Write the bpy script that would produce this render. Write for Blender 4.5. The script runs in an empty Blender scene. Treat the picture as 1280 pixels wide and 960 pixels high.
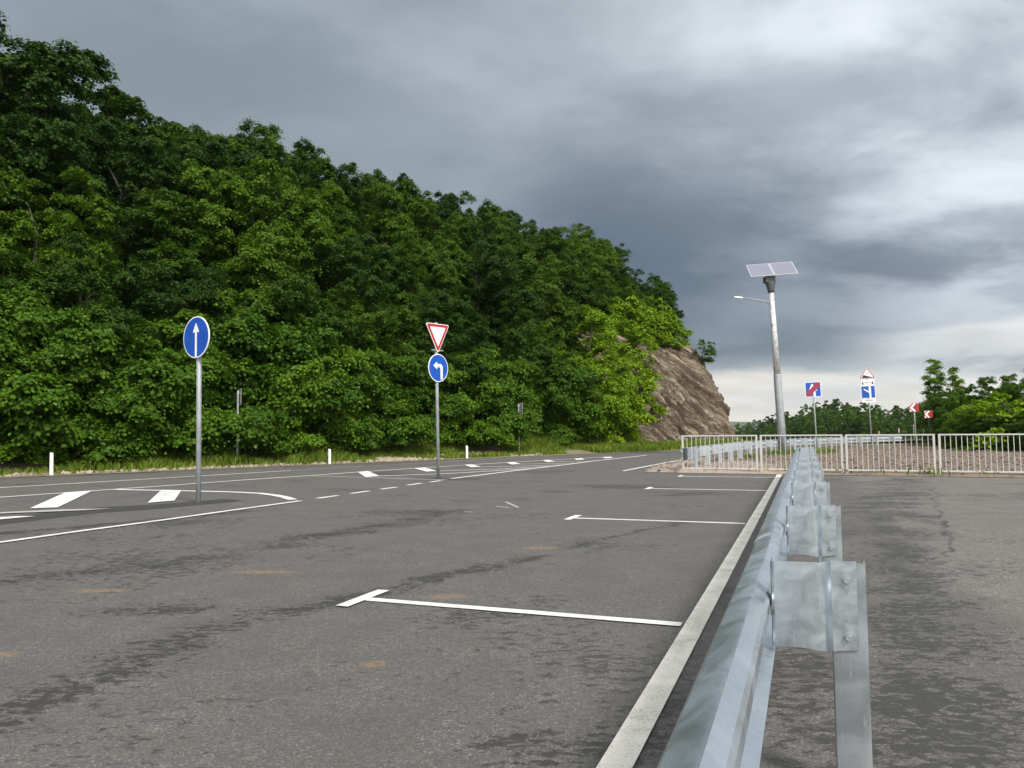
import bpy, bmesh, math, random
import numpy as np
from mathutils import Vector, Matrix
random.seed(7); RNG = np.random.default_rng(7)
sc = bpy.context.scene
COL = sc.collection
rad = math.radians

# ------------------------------------------------------------------ camera
F, H, ROLL, PITCH = 950.0, 1.21, rad(0.5), math.atan(58.2 / 950)
fw = Vector((0, math.cos(PITCH), math.sin(PITCH))); u0 = Vector((0, -math.sin(PITCH), math.cos(PITCH)))
cr_ = math.cos(ROLL) * Vector((1, 0, 0)) - math.sin(ROLL) * u0
cu_ = math.sin(ROLL) * Vector((1, 0, 0)) + math.cos(ROLL) * u0
cam = bpy.data.cameras.new('camera'); co = bpy.data.objects.new('camera', cam); COL.objects.link(co)
M = Matrix.Identity(4)
for i in range(3):
    M[i][0], M[i][1], M[i][2] = cr_[i], cu_[i], -fw[i]
M[2][3] = H
co.matrix_world = M
cam.sensor_width = 36; cam.lens = 36 * F / 1280; cam.clip_start = 0.05; cam.clip_end = 20000
sc.camera = co

def P(x, y, z=0.0):
    """point of the ground (height z) that the photograph shows at pixel x, y"""
    d = fw + cr_ * ((x - 640) / F) + cu_ * ((480 - y) / F)
    t = (z - H) / d.z
    return (d.x * t, d.y * t)

# ------------------------------------------------------------------ node helpers
class N:
    def __init__(s, nt): s.nt = nt
    def n(s, t, **k):
        a = s.nt.nodes.new(t)
        for q, v in k.items(): setattr(a, q, v)
        return a
    def put(s, sock, v):
        if isinstance(v, bpy.types.NodeSocket): s.nt.links.new(v, sock)
        elif v is not None:
            if sock.type == 'RGBA' and len(v) == 3: v = (*v, 1)
            sock.default_value = v
    def m(s, op, a, b=None, c=None):
        x = s.n('ShaderNodeMath', operation=op); s.put(x.inputs[0], a)
        if b is not None: s.put(x.inputs[1], b)
        if c is not None: s.put(x.inputs[2], c)
        return x.outputs[0]
    def v(s, op, a, b=None):
        x = s.n('ShaderNodeVectorMath', operation=op); s.put(x.inputs[0], a)
        if b is not None: s.put(x.inputs[1], b)
        return x.outputs['Value' if op in ('DOT_PRODUCT', 'LENGTH', 'DISTANCE') else 'Vector']
    def mr(s, v, a, b, c=0.0, d=1.0, smooth=True):
        x = s.n('ShaderNodeMapRange'); x.interpolation_type = 'SMOOTHSTEP' if smooth else 'LINEAR'
        for i, q in enumerate((v, a, b, c, d)): s.put(x.inputs[i], q)
        return x.outputs[0]
    def noise(s, vec, scale, detail=4, rough=0.55, dist=0.0, out=0):
        x = s.n('ShaderNodeTexNoise'); s.put(x.inputs['Vector'], vec)
        x.inputs['Scale'].default_value = scale; x.inputs['Detail'].default_value = detail
        x.inputs['Roughness'].default_value = rough; x.inputs['Distortion'].default_value = dist
        return x.outputs[out]
    def mix(s, f, a, b, blend='MIX'):
        x = s.n('ShaderNodeMix', data_type='RGBA', blend_type=blend)
        s.put(x.inputs[0], f); s.put(x.inputs[6], a); s.put(x.inputs[7], b)
        return x.outputs[2]
    def map(s, vec, loc=(0, 0, 0), rot=(0, 0, 0), scale=(1, 1, 1)):
        x = s.n('ShaderNodeMapping'); s.put(x.inputs[0], vec)
        x.inputs[1].default_value = loc; x.inputs[2].default_value = rot; x.inputs[3].default_value = scale
        return x.outputs[0]
    def ramp(s, f, stops, interp='LINEAR'):
        x = s.n('ShaderNodeValToRGB'); s.put(x.inputs[0], f); r = x.color_ramp; r.interpolation = interp
        while len(r.elements) < len(stops): r.elements.new(0.5)
        for e, (p, c) in zip(r.elements, stops): e.position = p; e.color = (*c, 1)
        return x.outputs[0]
    def xyz(s, vec):
        x = s.n('ShaderNodeSeparateXYZ'); s.put(x.inputs[0], vec); return x.outputs
    def bump(s, h, strength=0.3, dist=0.01):
        x = s.n('ShaderNodeBump'); s.put(x.inputs['Height'], h)
        x.inputs['Strength'].default_value = strength; x.inputs['Distance'].default_value = dist
        return x.outputs[0]

def material(name):
    m = bpy.data.materials.new(name); m.use_nodes = True; nt = m.node_tree
    b = nt.nodes['Principled BSDF']; k = N(nt)
    tc = k.n('ShaderNodeTexCoord')
    return m, k, b, tc.outputs['Object']

def simple(name, col, rough=0.5, metal=0.0, var=0.08, scale=6.0, dirt=None):
    m, k, b, oc = material(name)
    f = k.noise(oc, scale, 5, 0.6)
    c = k.mix(k.mr(f, 0.3, 0.7), tuple(x * (1 - var) for x in col), tuple(min(1, x * (1 + var)) for x in col))
    if dirt: c = k.mix(k.mr(k.noise(oc, scale * 2.7, 6, 0.7), 0.55, 0.75, 0, 0.6), c, dirt)
    k.put(b.inputs['Base Color'], c); k.put(b.inputs['Roughness'], k.mr(f, 0.2, 0.8, rough - 0.07, rough + 0.07))
    b.inputs['Metallic'].default_value = metal
    return m

MAT = {}
def asphalt():
    m, k, b, oc = material('asphalt')
    fine = k.noise(oc, 95, 3, 0.75)
    agg = k.n('ShaderNodeTexVoronoi'); k.put(agg.inputs['Vector'], oc); agg.inputs['Scale'].default_value = 120
    stone = k.mr(k.xyz(agg.outputs['Color'])[0], 0.82, 1.0)
    big = k.noise(oc, 0.35, 5, 0.6)
    mid = k.noise(oc, 2.2, 6, 0.65)
    grain = k.noise(oc, 22, 4, 0.7)
    c = k.mix(k.mr(big, 0.3, 0.7), (0.128, 0.123, 0.116), (0.178, 0.172, 0.163))
    c = k.mix(k.mr(mid, 0.35, 0.75, 0, 0.5), c, (0.205, 0.199, 0.19))
    c = k.mix(k.mr(grain, 0.35, 0.75, 0.55, 0.0), c, (0.075, 0.072, 0.068))
    c = k.mix(k.mr(fine, 0.35, 0.7, 0.75, 0.0), c, (0.06, 0.057, 0.053))
    c = k.mix(k.m('MULTIPLY', stone, k.mr(mid, 0.35, 0.65, 0.15, 0.45)), c, (0.34, 0.33, 0.31))
    x, y, _ = k.xyz(oc)
    # damp stains: streaks along the paving seams and patches beside the crash barrier; the strip left of it paints its shade
    def line_mask(A, B, w, ext=0.0):
        ax, ay = A; bx, by = B; L = math.hypot(bx - ax, by - ay); ux, uy = (bx - ax) / L, (by - ay) / L
        wob = k.mr(k.noise(oc, 0.9, 4, 0.6), 0, 1, -0.35, 0.35, False)
        px = k.m('SUBTRACT', x, ax); py = k.m('SUBTRACT', y, ay)
        d = k.m('ABSOLUTE', k.m('ADD', k.m('ADD', k.m('MULTIPLY', px, -uy), k.m('MULTIPLY', py, ux)), wob))
        t = k.m('ADD', k.m('MULTIPLY', px, ux), k.m('MULTIPLY', py, uy))
        g = k.m('MULTIPLY', k.mr(t, -1 - ext, 0), k.mr(t, L + 1 + ext, L))
        return k.m('MULTIPLY', k.mr(d, w, 0), g)
    def blob(c0, rx, ry, ang=0.0):
        mp = k.map(oc, (0, 0, 0)); 
        v = k.v('SUBTRACT', oc, (c0[0], c0[1], 0)); v = k.map(v, (0, 0, 0), (0, 0, -ang), (1 / rx, 1 / ry, 0))
        return k.mr(k.v('LENGTH', v), 1.0, 0.25)
    seams = [(P(0, 890), P(250, 790), 0.42), (P(250, 790), P(620, 705), 0.30), (P(0, 730), P(300, 690), 0.5),
             (P(300, 690), P(560, 640), 0.62), (P(590, 715), P(840, 655), 0.16), (P(0, 668), P(300, 640), 0.3), (P(1135, 940), P(1150, 740), 0.62), (P(1150, 740), P(1100, 640), 0.5), (P(1100, 640), P(1130, 600), 0.9), (P(900, 900), P(985, 640), 0.22), (P(1190, 690), P(1165, 610), 0.07)]
    s = None
    for A, B, w in seams:
        q = line_mask(A, B, w); s = q if s is None else k.m('MAXIMUM', s, q)
    blobs = [(P(1160, 790), 0.72, 0.9, 0), (P(1180, 880), 0.7, 0.5, 0), (P(1010, 840), 0.5, 0.8, 0), (P(600, 770), 0.5, 0.2, 0), (P(1000, 680), 0.3, 1.5, -.36), (P(520, 640), 1.2, 0.6, 0.3), (P(1110, 640), 0.7, 1.9, -0.35), (P(1150, 930), 0.8, 0.5, 0), (P(1000, 900), 0.4, 0.6, 0),
             (P(860, 617), 1.3, 0.9, 0), (P(780, 608), 1.5, 1.0, 0), (P(690, 614), 0.6, 0.5, 0), (P(200, 760), 0.8, 0.4, 0.4),
             (P(840, 900), 0.5, 0.5, 0), (P(700, 935), 0.5, 0.35, 0), (P(930, 760), 0.25, 1.6, -0.36), (P(1120, 603), 1.6, 0.5, 0), (P(330, 765), 0.5, 0.3, 0.3)]
    for c0, rx, ry, a in blobs:
        s = k.m('MAXIMUM', s, k.m('MULTIPLY', blob(c0, rx, ry, a), 0.92))
    mott = k.noise(k.map(oc, scale=(1, 1.8, 1)), 11, 9, 0.78, 0.5)
    m2 = k.noise(k.map(oc, loc=(3, 8, 0), scale=(0.8, 1.3, 1)), 1.7, 4, 0.6)
    wet_shade = k.mr(k.m('ADD', k.m('MULTIPLY', s, 0.58), k.m('ADD', k.m('MULTIPLY', k.m('SUBTRACT', mott, 0.5), 4.2), k.m('MULTIPLY', k.m('SUBTRACT', m2, 0.5), 2.0))), 0.44, 0.58)
    wet_shade = k.m('MULTIPLY', wet_shade, k.mr(s, 0.03, 0.22))
    speck = k.mr(k.m('ADD', k.noise(k.map(oc, scale=(1, 1.8, 1)), 9, 8, 0.76, 0.5), k.m('MULTIPLY', k.m('SUBTRACT', big, 0.5), 0.8)), 0.57, 0.62, 0, 0.85)
    wet_shade = k.m('MAXIMUM', wet_shade, speck)
    c = k.mix(k.m('MULTIPLY', wet_shade, 0.88), c, (0.036, 0.034, 0.032))
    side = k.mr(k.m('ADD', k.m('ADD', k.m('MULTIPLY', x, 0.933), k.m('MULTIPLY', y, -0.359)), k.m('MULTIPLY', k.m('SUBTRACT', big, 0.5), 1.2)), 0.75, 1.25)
    c = k.mix(k.m('MULTIPLY', side, k.m('SUBTRACT', 1.0, wet_shade)), c, k.mix(1.0, c, (1.36, 1.34, 1.31), 'MULTIPLY'))
    # orange rust and clay spots
    r = None
    for c0, rx, ry, a in [(P(125, 738), 0.42, 0.13, 0.25), (P(562, 745), 0.28, 0.15, 0), (P(468, 828), 0.13, 0.10, 0), (P(3, 817), 0.15, 0.09, 0), (P(676, 685), 0.3, 0.22, 0), (P(330, 715), 0.5, 0.16, 0.2)]:
        q = blob(c0, rx, ry, a); r = q if r is None else k.m('MAXIMUM', r, q)
    r = k.m('MULTIPLY', k.mr(k.m('ADD', k.m('MULTIPLY', r, 0.8), k.m('MULTIPLY', k.m('SUBTRACT', k.noise(oc, 17, 6, 0.75), 0.5), 2.4)), 0.25, 1.3, 0, 0.75), k.mr(r, 0.0, 0.35))
    c = k.mix(r, c, (0.28, 0.17, 0.09))
    k.put(b.inputs['Base Color'], c)
    k.put(b.inputs['Roughness'], k.mr(wet_shade, 0, 1, 0.9, 0.62)); b.inputs['Specular IOR Level'].default_value = 0.35
    hgt = k.m('ADD', fine, k.m('MULTIPLY', stone, 0.4))
    k.put(b.inputs['Normal'], k.bump(hgt, 0.55, 0.006))
    return m
MAT['asphalt'] = asphalt()

def paint(name, col, wear=0.5):
    m, k, b, oc = material(name)
    f = k.noise(oc, 110, 3, 0.75); g = k.noise(oc, 3.0, 6, 0.7)
    w = k.mr(k.m('ADD', f, k.m('MULTIPLY', g, 0.5)), 0.62 - 0.14 * wear, 0.78 - 0.1 * wear, 1, 0)
    c = k.mix(k.mr(g, 0.35, 0.7), tuple(x * 0.82 for x in col), col)
    w = k.m('MAXIMUM', w, k.mr(k.noise(oc, 16, 7, 0.78), 0.60, 0.68, 0, 0.45 * min(1, wear)))
    k.put(b.inputs['Base Color'], k.mix(k.m('MULTIPLY', w, 0.75), c, (0.16, 0.155, 0.145)))
    b.inputs['Roughness'].default_value = 0.75
    k.put(b.inputs['Normal'], k.bump(f, 0.3, 0.004))
    return m
MAT['paint'] = paint('white_road_paint', (0.72, 0.72, 0.70), 0.85)
MAT['paint_fresh'] = paint('fresh_white_road_paint', (0.78, 0.78, 0.77), 0.6)
MAT['paint_worn'] = paint('thin_worn_road_paint', (0.42, 0.41, 0.39), 1.4)
MAT['cream'] = paint('cream_road_paint', (0.80, 0.77, 0.69), 0.6)
def patch():
    m, k, b, oc = material('damp_dark_asphalt')
    f = k.noise(oc, 60, 3, 0.7)
    k.put(b.inputs['Base Color'], k.mix(f, (0.022, 0.021, 0.021), (0.055, 0.053, 0.051)))
    b.inputs['Roughness'].default_value = 0.8
    return m
MAT['patch'] = patch()

def galv(name, c1, c2, scale=9.0, rough=0.42, metal=0.75):
    m, k, b, oc = material(name)
    a = k.noise(oc, scale, 6, 0.62, 0.8); sp = k.n('ShaderNodeTexVoronoi'); k.put(sp.inputs['Vector'], oc); sp.inputs['Scale'].default_value = scale * 9
    spang = k.xyz(sp.outputs['Color'])[0]
    c = k.mix(k.mr(a, 0.33, 0.68), c1, c2)
    c = k.mix(k.m('MULTIPLY', spang, 0.16), c, (0.30, 0.33, 0.35))
    scr = k.noise(k.map(oc, rot=(0.4, 0.3, 0.6), scale=(30, 2, 4)), 3, 4, 0.6)
    c = k.mix(k.mr(scr, 0.62, 0.72, 0, 0.3), c, (0.75, 0.78, 0.8))
    st = k.noise(k.map(oc, scale=(1, 1, 0.5)), scale * 0.7, 7, 0.7)
    c = k.mix(k.mr(st, 0.58, 0.70, 0, 0.28), c, tuple(x * 0.62 for x in c1))
    k.put(b.inputs['Base Color'], c); b.inputs['Metallic'].default_value = metal
    k.put(b.inputs['Roughness'], k.mr(a, 0.3, 0.7, rough - 0.08, rough + 0.14))
    k.put(b.inputs['Normal'], k.bump(k.noise(oc, scale * 14, 4, 0.7), 0.10, 0.002))
    return m
MAT['galv'] = galv('galvanised_steel', (0.41, 0.455, 0.485), (0.49, 0.54, 0.58), 14, 0.38, 0.8)
MAT['beam'] = galv('galvanised_beam_steel', (0.49, 0.545, 0.60), (0.54, 0.60, 0.66), 5, 0.34, 0.85)
MAT['post'] = galv('dull_post_steel', (0.27, 0.30, 0.32), (0.37, 0.40, 0.42), 5, 0.5)
MAT['pole'] = galv('pole_steel', (0.25, 0.27, 0.285), (0.36, 0.385, 0.40), 6, 0.6, 0.35)
def lamp_mast():
    m, k, b, oc = material('flaking_mast_steel')
    f = k.noise(k.map(oc, scale=(1, 1, 0.6)), 9, 5, 0.7); a = k.noise(oc, 3, 4)
    c = k.mix(k.mr(f, 0.54, 0.60), (0.66, 0.67, 0.68), (0.24, 0.22, 0.24))
    k.put(b.inputs['Base Color'], k.mix(k.mr(a, 0.4, 0.6, 0, 0.25), c, (0.7, 0.72, 0.74)))
    b.inputs['Metallic'].default_value = 0.4; b.inputs['Roughness'].default_value = 0.5
    return m
MAT['mast'] = lamp_mast()
MAT['fence'] = simple('pale_fence_paint', (0.50, 0.495, 0.475), 0.5, 0, 0.06, 8, (0.42, 0.36, 0.30))
MAT['white'] = simple('white_sign_sheeting', (0.82, 0.83, 0.85), 0.4, 0, 0.03)
MAT['blue'] = simple('blue_sign_sheeting', (0.005, 0.078, 0.42), 0.4, 0, 0.08, 4)
MAT['red'] = simple('red_sign_sheeting', (0.42, 0.028, 0.03), 0.4, 0, 0.06)
MAT['darkred'] = simple('dark_red_sign_sheeting', (0.30, 0.03, 0.06), 0.4, 0, 0.06)
MAT['black'] = simple('black_sign_print', (0.015, 0.015, 0.016), 0.5)
MAT['grey'] = simple('grey_sign_back', (0.36, 0.37, 0.38), 0.5, 0.4)
MAT['dark'] = simple('dark_grey_casting', (0.09, 0.10, 0.10), 0.5, 0.2)
MAT['alu'] = simple('bare_aluminium', (0.72, 0.72, 0.74), 0.35, 0.5)
MAT['delin'] = simple('white_post_plastic', (0.80, 0.80, 0.78), 0.5, 0, 0.04, 6, (0.6, 0.57, 0.5))
def cells():
    m, k, b, oc = material('solar_cells')
    x = k.xyz(oc)[0]
    w = k.n('ShaderNodeTexWave'); w.wave_type = 'BANDS'; k.put(w.inputs['Vector'], oc); w.inputs['Scale'].default_value = 3.2
    f = k.mr(k.m('FRACT', k.m('MULTIPLY', x, 12.0)), 0.0, 0.16, 1, 0)
    k.put(b.inputs['Base Color'], k.mix(f, (0.17, 0.175, 0.23), (0.42, 0.42, 0.47)))
    b.inputs['Roughness'].default_value = 0.3
    return m
MAT['cells'] = cells()

def leaf(name, dark, light, rare, trans=0.28):
    m, k, b, oc = material(name)
    g = k.n('ShaderNodeNewGeometry'); oi = k.n('ShaderNodeObjectInfo')
    r1 = g.outputs['Random Per Island']; r2 = oi.outputs['Random']
    cl = k.noise(oc, 0.9, 3, 0.6)
    f = k.m('ADD', k.m('MULTIPLY', r1, 0.34), k.m('ADD', k.m('MULTIPLY', r2, 0.52), k.m('MULTIPLY', k.m('SUBTRACT', cl, 0.5), 0.9)))
    c = k.mix(k.mr(f, 0.0, 0.9, smooth=False), dark, light)
    c = k.mix(k.mr(r1, 0.9, 1.0, 0, 0.6), c, rare)
    k.put(b.inputs['Base Color'], c); b.inputs['Roughness'].default_value = 0.5
    b.inputs['Specular IOR Level'].default_value = 0.14
    t = k.n('ShaderNodeBsdfTranslucent'); k.put(t.inputs[0], k.mix(1.0, c, (1.25, 1.35, 0.5), 'MULTIPLY'))
    mx = k.n('ShaderNodeMixShader'); mx.inputs[0].default_value = trans
    k.nt.links.new(b.outputs[0], mx.inputs[1]); k.nt.links.new(t.outputs[0], mx.inputs[2])
    k.nt.links.new(mx.outputs[0], k.nt.nodes['Material Output'].inputs[0])
    return m
MAT['leaf'] = leaf('maple_leaves', (0.017, 0.052, 0.005), (0.086, 0.162, 0.008), (0.10, 0.17, 0.02))
MAT['leaf_bright'] = leaf('young_bright_leaves', (0.09, 0.18, 0.006), (0.20, 0.30, 0.010), (0.27, 0.35, 0.03))
MAT['leaf_young'] = leaf('mid_green_young_leaves', (0.05, 0.12, 0.010), (0.15, 0.25, 0.016), (0.18, 0.27, 0.04))
MAT['leaf_bush'] = leaf('bush_leaves_sunlit_tint', (0.026, 0.076, 0.006), (0.105, 0.200, 0.010), (0.14, 0.23, 0.03))  # sunlit brightness put into the bush leaf colour
MAT['leaf_dark'] = leaf('deep_green_leaves', (0.011, 0.034, 0.005), (0.046, 0.098, 0.008), (0.07, 0.13, 0.015))
MAT['grass'] = leaf('verge_grass', (0.075, 0.130, 0.014), (0.16, 0.22, 0.025), (0.27, 0.24, 0.09), 0.2)
MAT['bark'] = simple('grey_bark', (0.07, 0.063, 0.052), 0.9, 0, 0.35, 9)
def soil(name, a, bcol, ccol, scale=2.0, bs=0.5):
    m, k, b, oc = material(name)
    f = k.noise(oc, scale, 7, 0.65); g = k.noise(oc, scale * 11, 5, 0.7)
    vo = k.n('ShaderNodeTexVoronoi'); k.put(vo.inputs['Vector'], oc); vo.inputs['Scale'].default_value = scale * 6
    c = k.mix(k.mr(f, 0.35, 0.65), a, bcol); c = k.mix(k.mr(g, 0.52, 0.7, 0, 0.7), c, ccol)
    c = k.mix(k.m('MULTIPLY', k.xyz(vo.outputs['Color'])[0], 0.35), c, tuple(x * 1.5 for x in ccol))
    k.put(b.inputs['Base Color'], c); b.inputs['Roughness'].default_value = 0.95
    k.put(b.inputs['Normal'], k.bump(k.m('ADD', g, vo.outputs['Distance']), bs, 0.04))
    return m
MAT['earth'] = soil('grassy_earth', (0.05, 0.075, 0.022), (0.085, 0.10, 0.035), (0.12, 0.10, 0.06), 0.6)
MAT['forest_floor'] = soil('forest_floor', (0.035, 0.030, 0.018), (0.03, 0.045, 0.015), (0.06, 0.05, 0.03), 0.8)
MAT['verge'] = soil('stony_verge', (0.085, 0.095, 0.035), (0.17, 0.145, 0.10), (0.26, 0.22, 0.16), 1.3)
MAT['gravel_stone'] = soil('loose_gravel_stone', (0.12, 0.092, 0.07), (0.17, 0.136, 0.106), (0.22, 0.18, 0.145), 2.2, 0.5)
MAT['gravel'] = soil('brown_crushed_stone', (0.115, 0.088, 0.066), (0.17, 0.135, 0.104), (0.20, 0.162, 0.128), 1.4, 0.5)
def nose(m):
    nt = m.node_tree; k = N(nt); b = nt.nodes['Principled BSDF']; oc = k.n('ShaderNodeTexCoord').outputs['Object']
    old = b.inputs['Base Color'].links[0].from_socket
    d = k.v('LENGTH', k.map(k.v('SUBTRACT', oc, (5.6, 24.2, 0)), (0, 0, 0), (0, 0, 0.42), (1 / 2.6, 1 / 6.0, 0)))
    f = k.mr(k.m('ADD', d, k.m('MULTIPLY', k.m('SUBTRACT', k.noise(oc, 1.2, 5, 0.6), 0.5), 0.9)), 0.8, 1.05, 0.85, 0)
    g = k.noise(oc, 30, 4, 0.7)
    k.put(b.inputs['Base Color'], k.mix(f, old, k.mix(k.mr(g, 0.3, 0.7), (0.24, 0.185, 0.15), (0.40, 0.34, 0.29))))
nose(MAT['gravel']); nose(MAT['gravel_stone'])
MAT['shoulder'] = soil('pink_grey_gravel', (0.20, 0.165, 0.135), (0.27, 0.225, 0.19), (0.33, 0.29, 0.25), 2.5, 0.7)
MAT['stone'] = soil('loose_stone', (0.16, 0.135, 0.105), (0.29, 0.25, 0.20), (0.20, 0.17, 0.14), 1.6)
MAT['rubble'] = soil('pinkish_rubble', (0.26, 0.21, 0.165), (0.38, 0.32, 0.26), (0.30, 0.25, 0.20), 1.6)
MAT['zinc'] = simple('bright_zinc', (0.45, 0.49, 0.53), 0.45, 0.3, 0.06, 5)
MAT['far_green'] = soil('wooded_ridge', (0.030, 0.055, 0.018), (0.045, 0.075, 0.022), (0.05, 0.06, 0.03), 0.02)
def rock():
    m, k, b, oc = material('bedded_marl_rock')
    attr = k.n('ShaderNodeAttribute'); attr.attribute_name = 'bed'
    q = attr.outputs['Fac']
    cmb = k.n('ShaderNodeCombineXYZ'); k.put(cmb.inputs[0], k.m('MULTIPLY', q, 3.4))
    k.put(cmb.inputs[1], k.m('MULTIPLY', k.xyz(oc)[0], 0.22)); k.put(cmb.inputs[2], k.m('MULTIPLY', k.xyz(oc)[2], 0.22))
    bands = k.noise(cmb.outputs[0], 1.6, 6, 0.68); rough = k.noise(oc, 3.5, 7, 0.7); fine = k.noise(oc, 14, 5, 0.7)
    c = k.mix(k.mr(bands, 0.35, 0.62), (0.13, 0.10, 0.072), (0.27, 0.215, 0.155))
    c = k.mix(k.mr(bands, 0.53, 0.61, 0, 0.85), c, (0.47, 0.40, 0.31))
    c = k.mix(k.mr(rough, 0.5, 0.7, 0, 0.25), c, (0.23, 0.185, 0.135))
    c = k.mix(k.mr(fine, 0.56, 0.72, 0, 0.4), c, (0.085, 0.065, 0.046))
    k.put(b.inputs['Base Color'], c); b.inputs['Roughness'].default_value = 0.95
    k.put(b.inputs['Normal'], k.bump(k.m('ADD', k.m('MULTIPLY', bands, 1.2), k.m('ADD', rough, k.m('MULTIPLY', fine, 0.5))), 0.8, 0.12))
    return m
MAT['rock'] = rock()

# ------------------------------------------------------------------ object helpers
def tag(o, label=None, cat=None, group=None, kind=None):
    if label: o['label'] = label
    if cat: o['category'] = cat
    if group: o['group'] = group
    if kind: o['kind'] = kind
    return o
def link(name, me, mat=None, parent=None):
    o = bpy.data.objects.new(name, me); COL.objects.link(o)
    if mat: me.materials.append(MAT[mat] if isinstance(mat, str) else mat)
    if parent: o.parent = parent
    return o
def root(name, loc, rz=0.0, lean=0.0, label=None, cat=None, group=None):
    o = bpy.data.objects.new(name, None); COL.objects.link(o)
    o.location = loc; o.rotation_euler = (0, lean, rz); o.empty_display_size = 0.2
    return tag(o, label, cat, group)
def from_bm(name, bm, mat, parent=None, smooth=False):
    me = bpy.data.meshes.new(name); bm.to_mesh(me); bm.free()
    if smooth: me.polygons.foreach_set('use_smooth', [True] * len(me.polygons))
    return link(name, me, mat, parent)
def np_mesh(name, verts, faces, smooth=False):
    """verts (n,3), faces (m,k) all of one size"""
    me = bpy.data.meshes.new(name); verts = np.asarray(verts, np.float32); faces = np.asarray(faces, np.int32)
    me.vertices.add(len(verts)); me.vertices.foreach_set('co', verts.ravel())
    kk = faces.shape[1]; me.loops.add(faces.size); me.loops.foreach_set('vertex_index', faces.ravel())
    me.polygons.add(len(faces)); me.polygons.foreach_set('loop_start', np.arange(0, faces.size, kk, dtype=np.int32))
    me.update(calc_edges=True)
    me.polygons.foreach_set('use_smooth', np.full(len(faces), smooth)); me.update()
    return me
def box(bm, a, b, bev=0.0, mtx=None):
    r = bmesh.ops.create_cube(bm, size=1.0)
    vs = r['verts']
    for v in vs:
        v.co = Vector([a[i] + (b[i] - a[i]) * (v.co[i] + 0.5) for i in range(3)])
    if bev:
        es = list({e for v in vs for e in v.link_edges})
        r2 = bmesh.ops.bevel(bm, geom=es, offset=bev, segments=2, affect='EDGES', profile=0.6)
        vs = list({v for f in r2['faces'] for v in f.verts} | {v for v in vs if v.is_valid})
    if mtx is not None: bmesh.ops.transform(bm, matrix=mtx, verts=[v for v in vs if v.is_valid])
def tube(bm, pts, radii, seg=10, cap=True):
    rings = []
    pts = [Vector(p) for p in pts]
    for i, p in enumerate(pts):
        d = (pts[min(i + 1, len(pts) - 1)] - pts[max(i - 1, 0)]).normalized()
        a = d.orthogonal().normalized() if abs(d.z) < 0.999 else Vector((1, 0, 0)); b = d.cross(a)
        rings.append([bm.verts.new(p + (a * math.cos(2 * math.pi * j / seg) + b * math.sin(2 * math.pi * j / seg)) * radii[i]) for j in range(seg)])
    for A, B in zip(rings, rings[1:]):
        best = min(range(seg), key=lambda s: sum((A[j].co - B[(j + s) % seg].co).length for j in range(0, seg, 3)))
        for j in range(seg):
            f = bm.faces.new((A[j], A[(j + 1) % seg], B[(j + 1 + best) % seg], B[(j + best) % seg])); f.smooth = True
    if cap:
        bm.faces.new(rings[0][::-1]); bm.faces.new(rings[-1])
def prism(bm, poly, y0, y1):
    """polygon in the local x-z plane given depth from y0 (front) to y1 (back)"""
    a = [bm.verts.new((x, y0, z)) for x, z in poly]; b = [bm.verts.new((x, y1, z)) for x, z in poly]
    n = len(poly)
    bm.faces.new(a); bm.faces.new(b[::-1])
    for i in range(n): bm.faces.new((a[i], b[i], b[(i + 1) % n], a[(i + 1) % n]))
    bmesh.ops.recalc_face_normals(bm, faces=bm.faces[:])
def copy_thing(src, loc, rz, scale=1.0, label=None, group=None, name=None):
    r = src.copy(); COL.objects.link(r); r.location = loc; r.rotation_euler = (0, 0, rz); r.scale = (scale,) * 3 if not isinstance(scale, tuple) else scale
    if label: r['label'] = label
    if group: r['group'] = group
    for ch in src.children:
        c = ch.copy(); COL.objects.link(c); c.parent = r
        for g in ch.children:
            d = g.copy(); COL.objects.link(d); d.parent = c
    return r
def smooth(a, b, x): 
    t = np.clip((np.asarray(x, float) - a) / (b - a), 0, 1); return t * t * (3 - 2 * t)
def vnoise(p, seed=0):
    """value noise for arrays of 2-D points"""
    p = np.asarray(p, float); i = np.floor(p).astype(int); f = p - i; f = f * f * (3 - 2 * f)
    def h(a, b): 
        n = (a * 374761393 + b * 668265263 + seed * 974634777) & 0xffffffff
        n = ((n ^ (n >> 13)) * 1274126177) & 0xffffffff
        return ((n ^ (n >> 16)) & 0xffff) / 65535.0
    x, y = i[..., 0], i[..., 1]; u, v = f[..., 0], f[..., 1]
    return (h(x, y) * (1 - u) + h(x + 1, y) * u) * (1 - v) + (h(x, y + 1) * (1 - u) + h(x + 1, y + 1) * u) * v
def fbm(p, o=4, seed=0):
    p = np.asarray(p, float); s = 0; a = 0.5
    for q in range(o): s = s + a * vnoise(p * 2 ** q, seed + q); a *= 0.5
    return s

# road frame: t along the far edge of the road, o outwards from it (towards the wooded hill)
E0 = np.array([-14.33, 21.36]); EU = np.array([0.7353, 0.6778]); EN = np.array([-0.6778, 0.7353])
def to(t, o): return E0 + np.multiply.outer(t, EU) + np.multiply.outer(o, EN)
def road(t, o): return (E0[0] + t * EU[0] + o * EN[0], E0[1] + t * EU[1] + o * EN[1])
def drop(x, y):
    d = np.hypot(x, y); return -0.016 * np.maximum(0, d - 62) * (d < 420) - 5.7 * (d >= 420)

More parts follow.
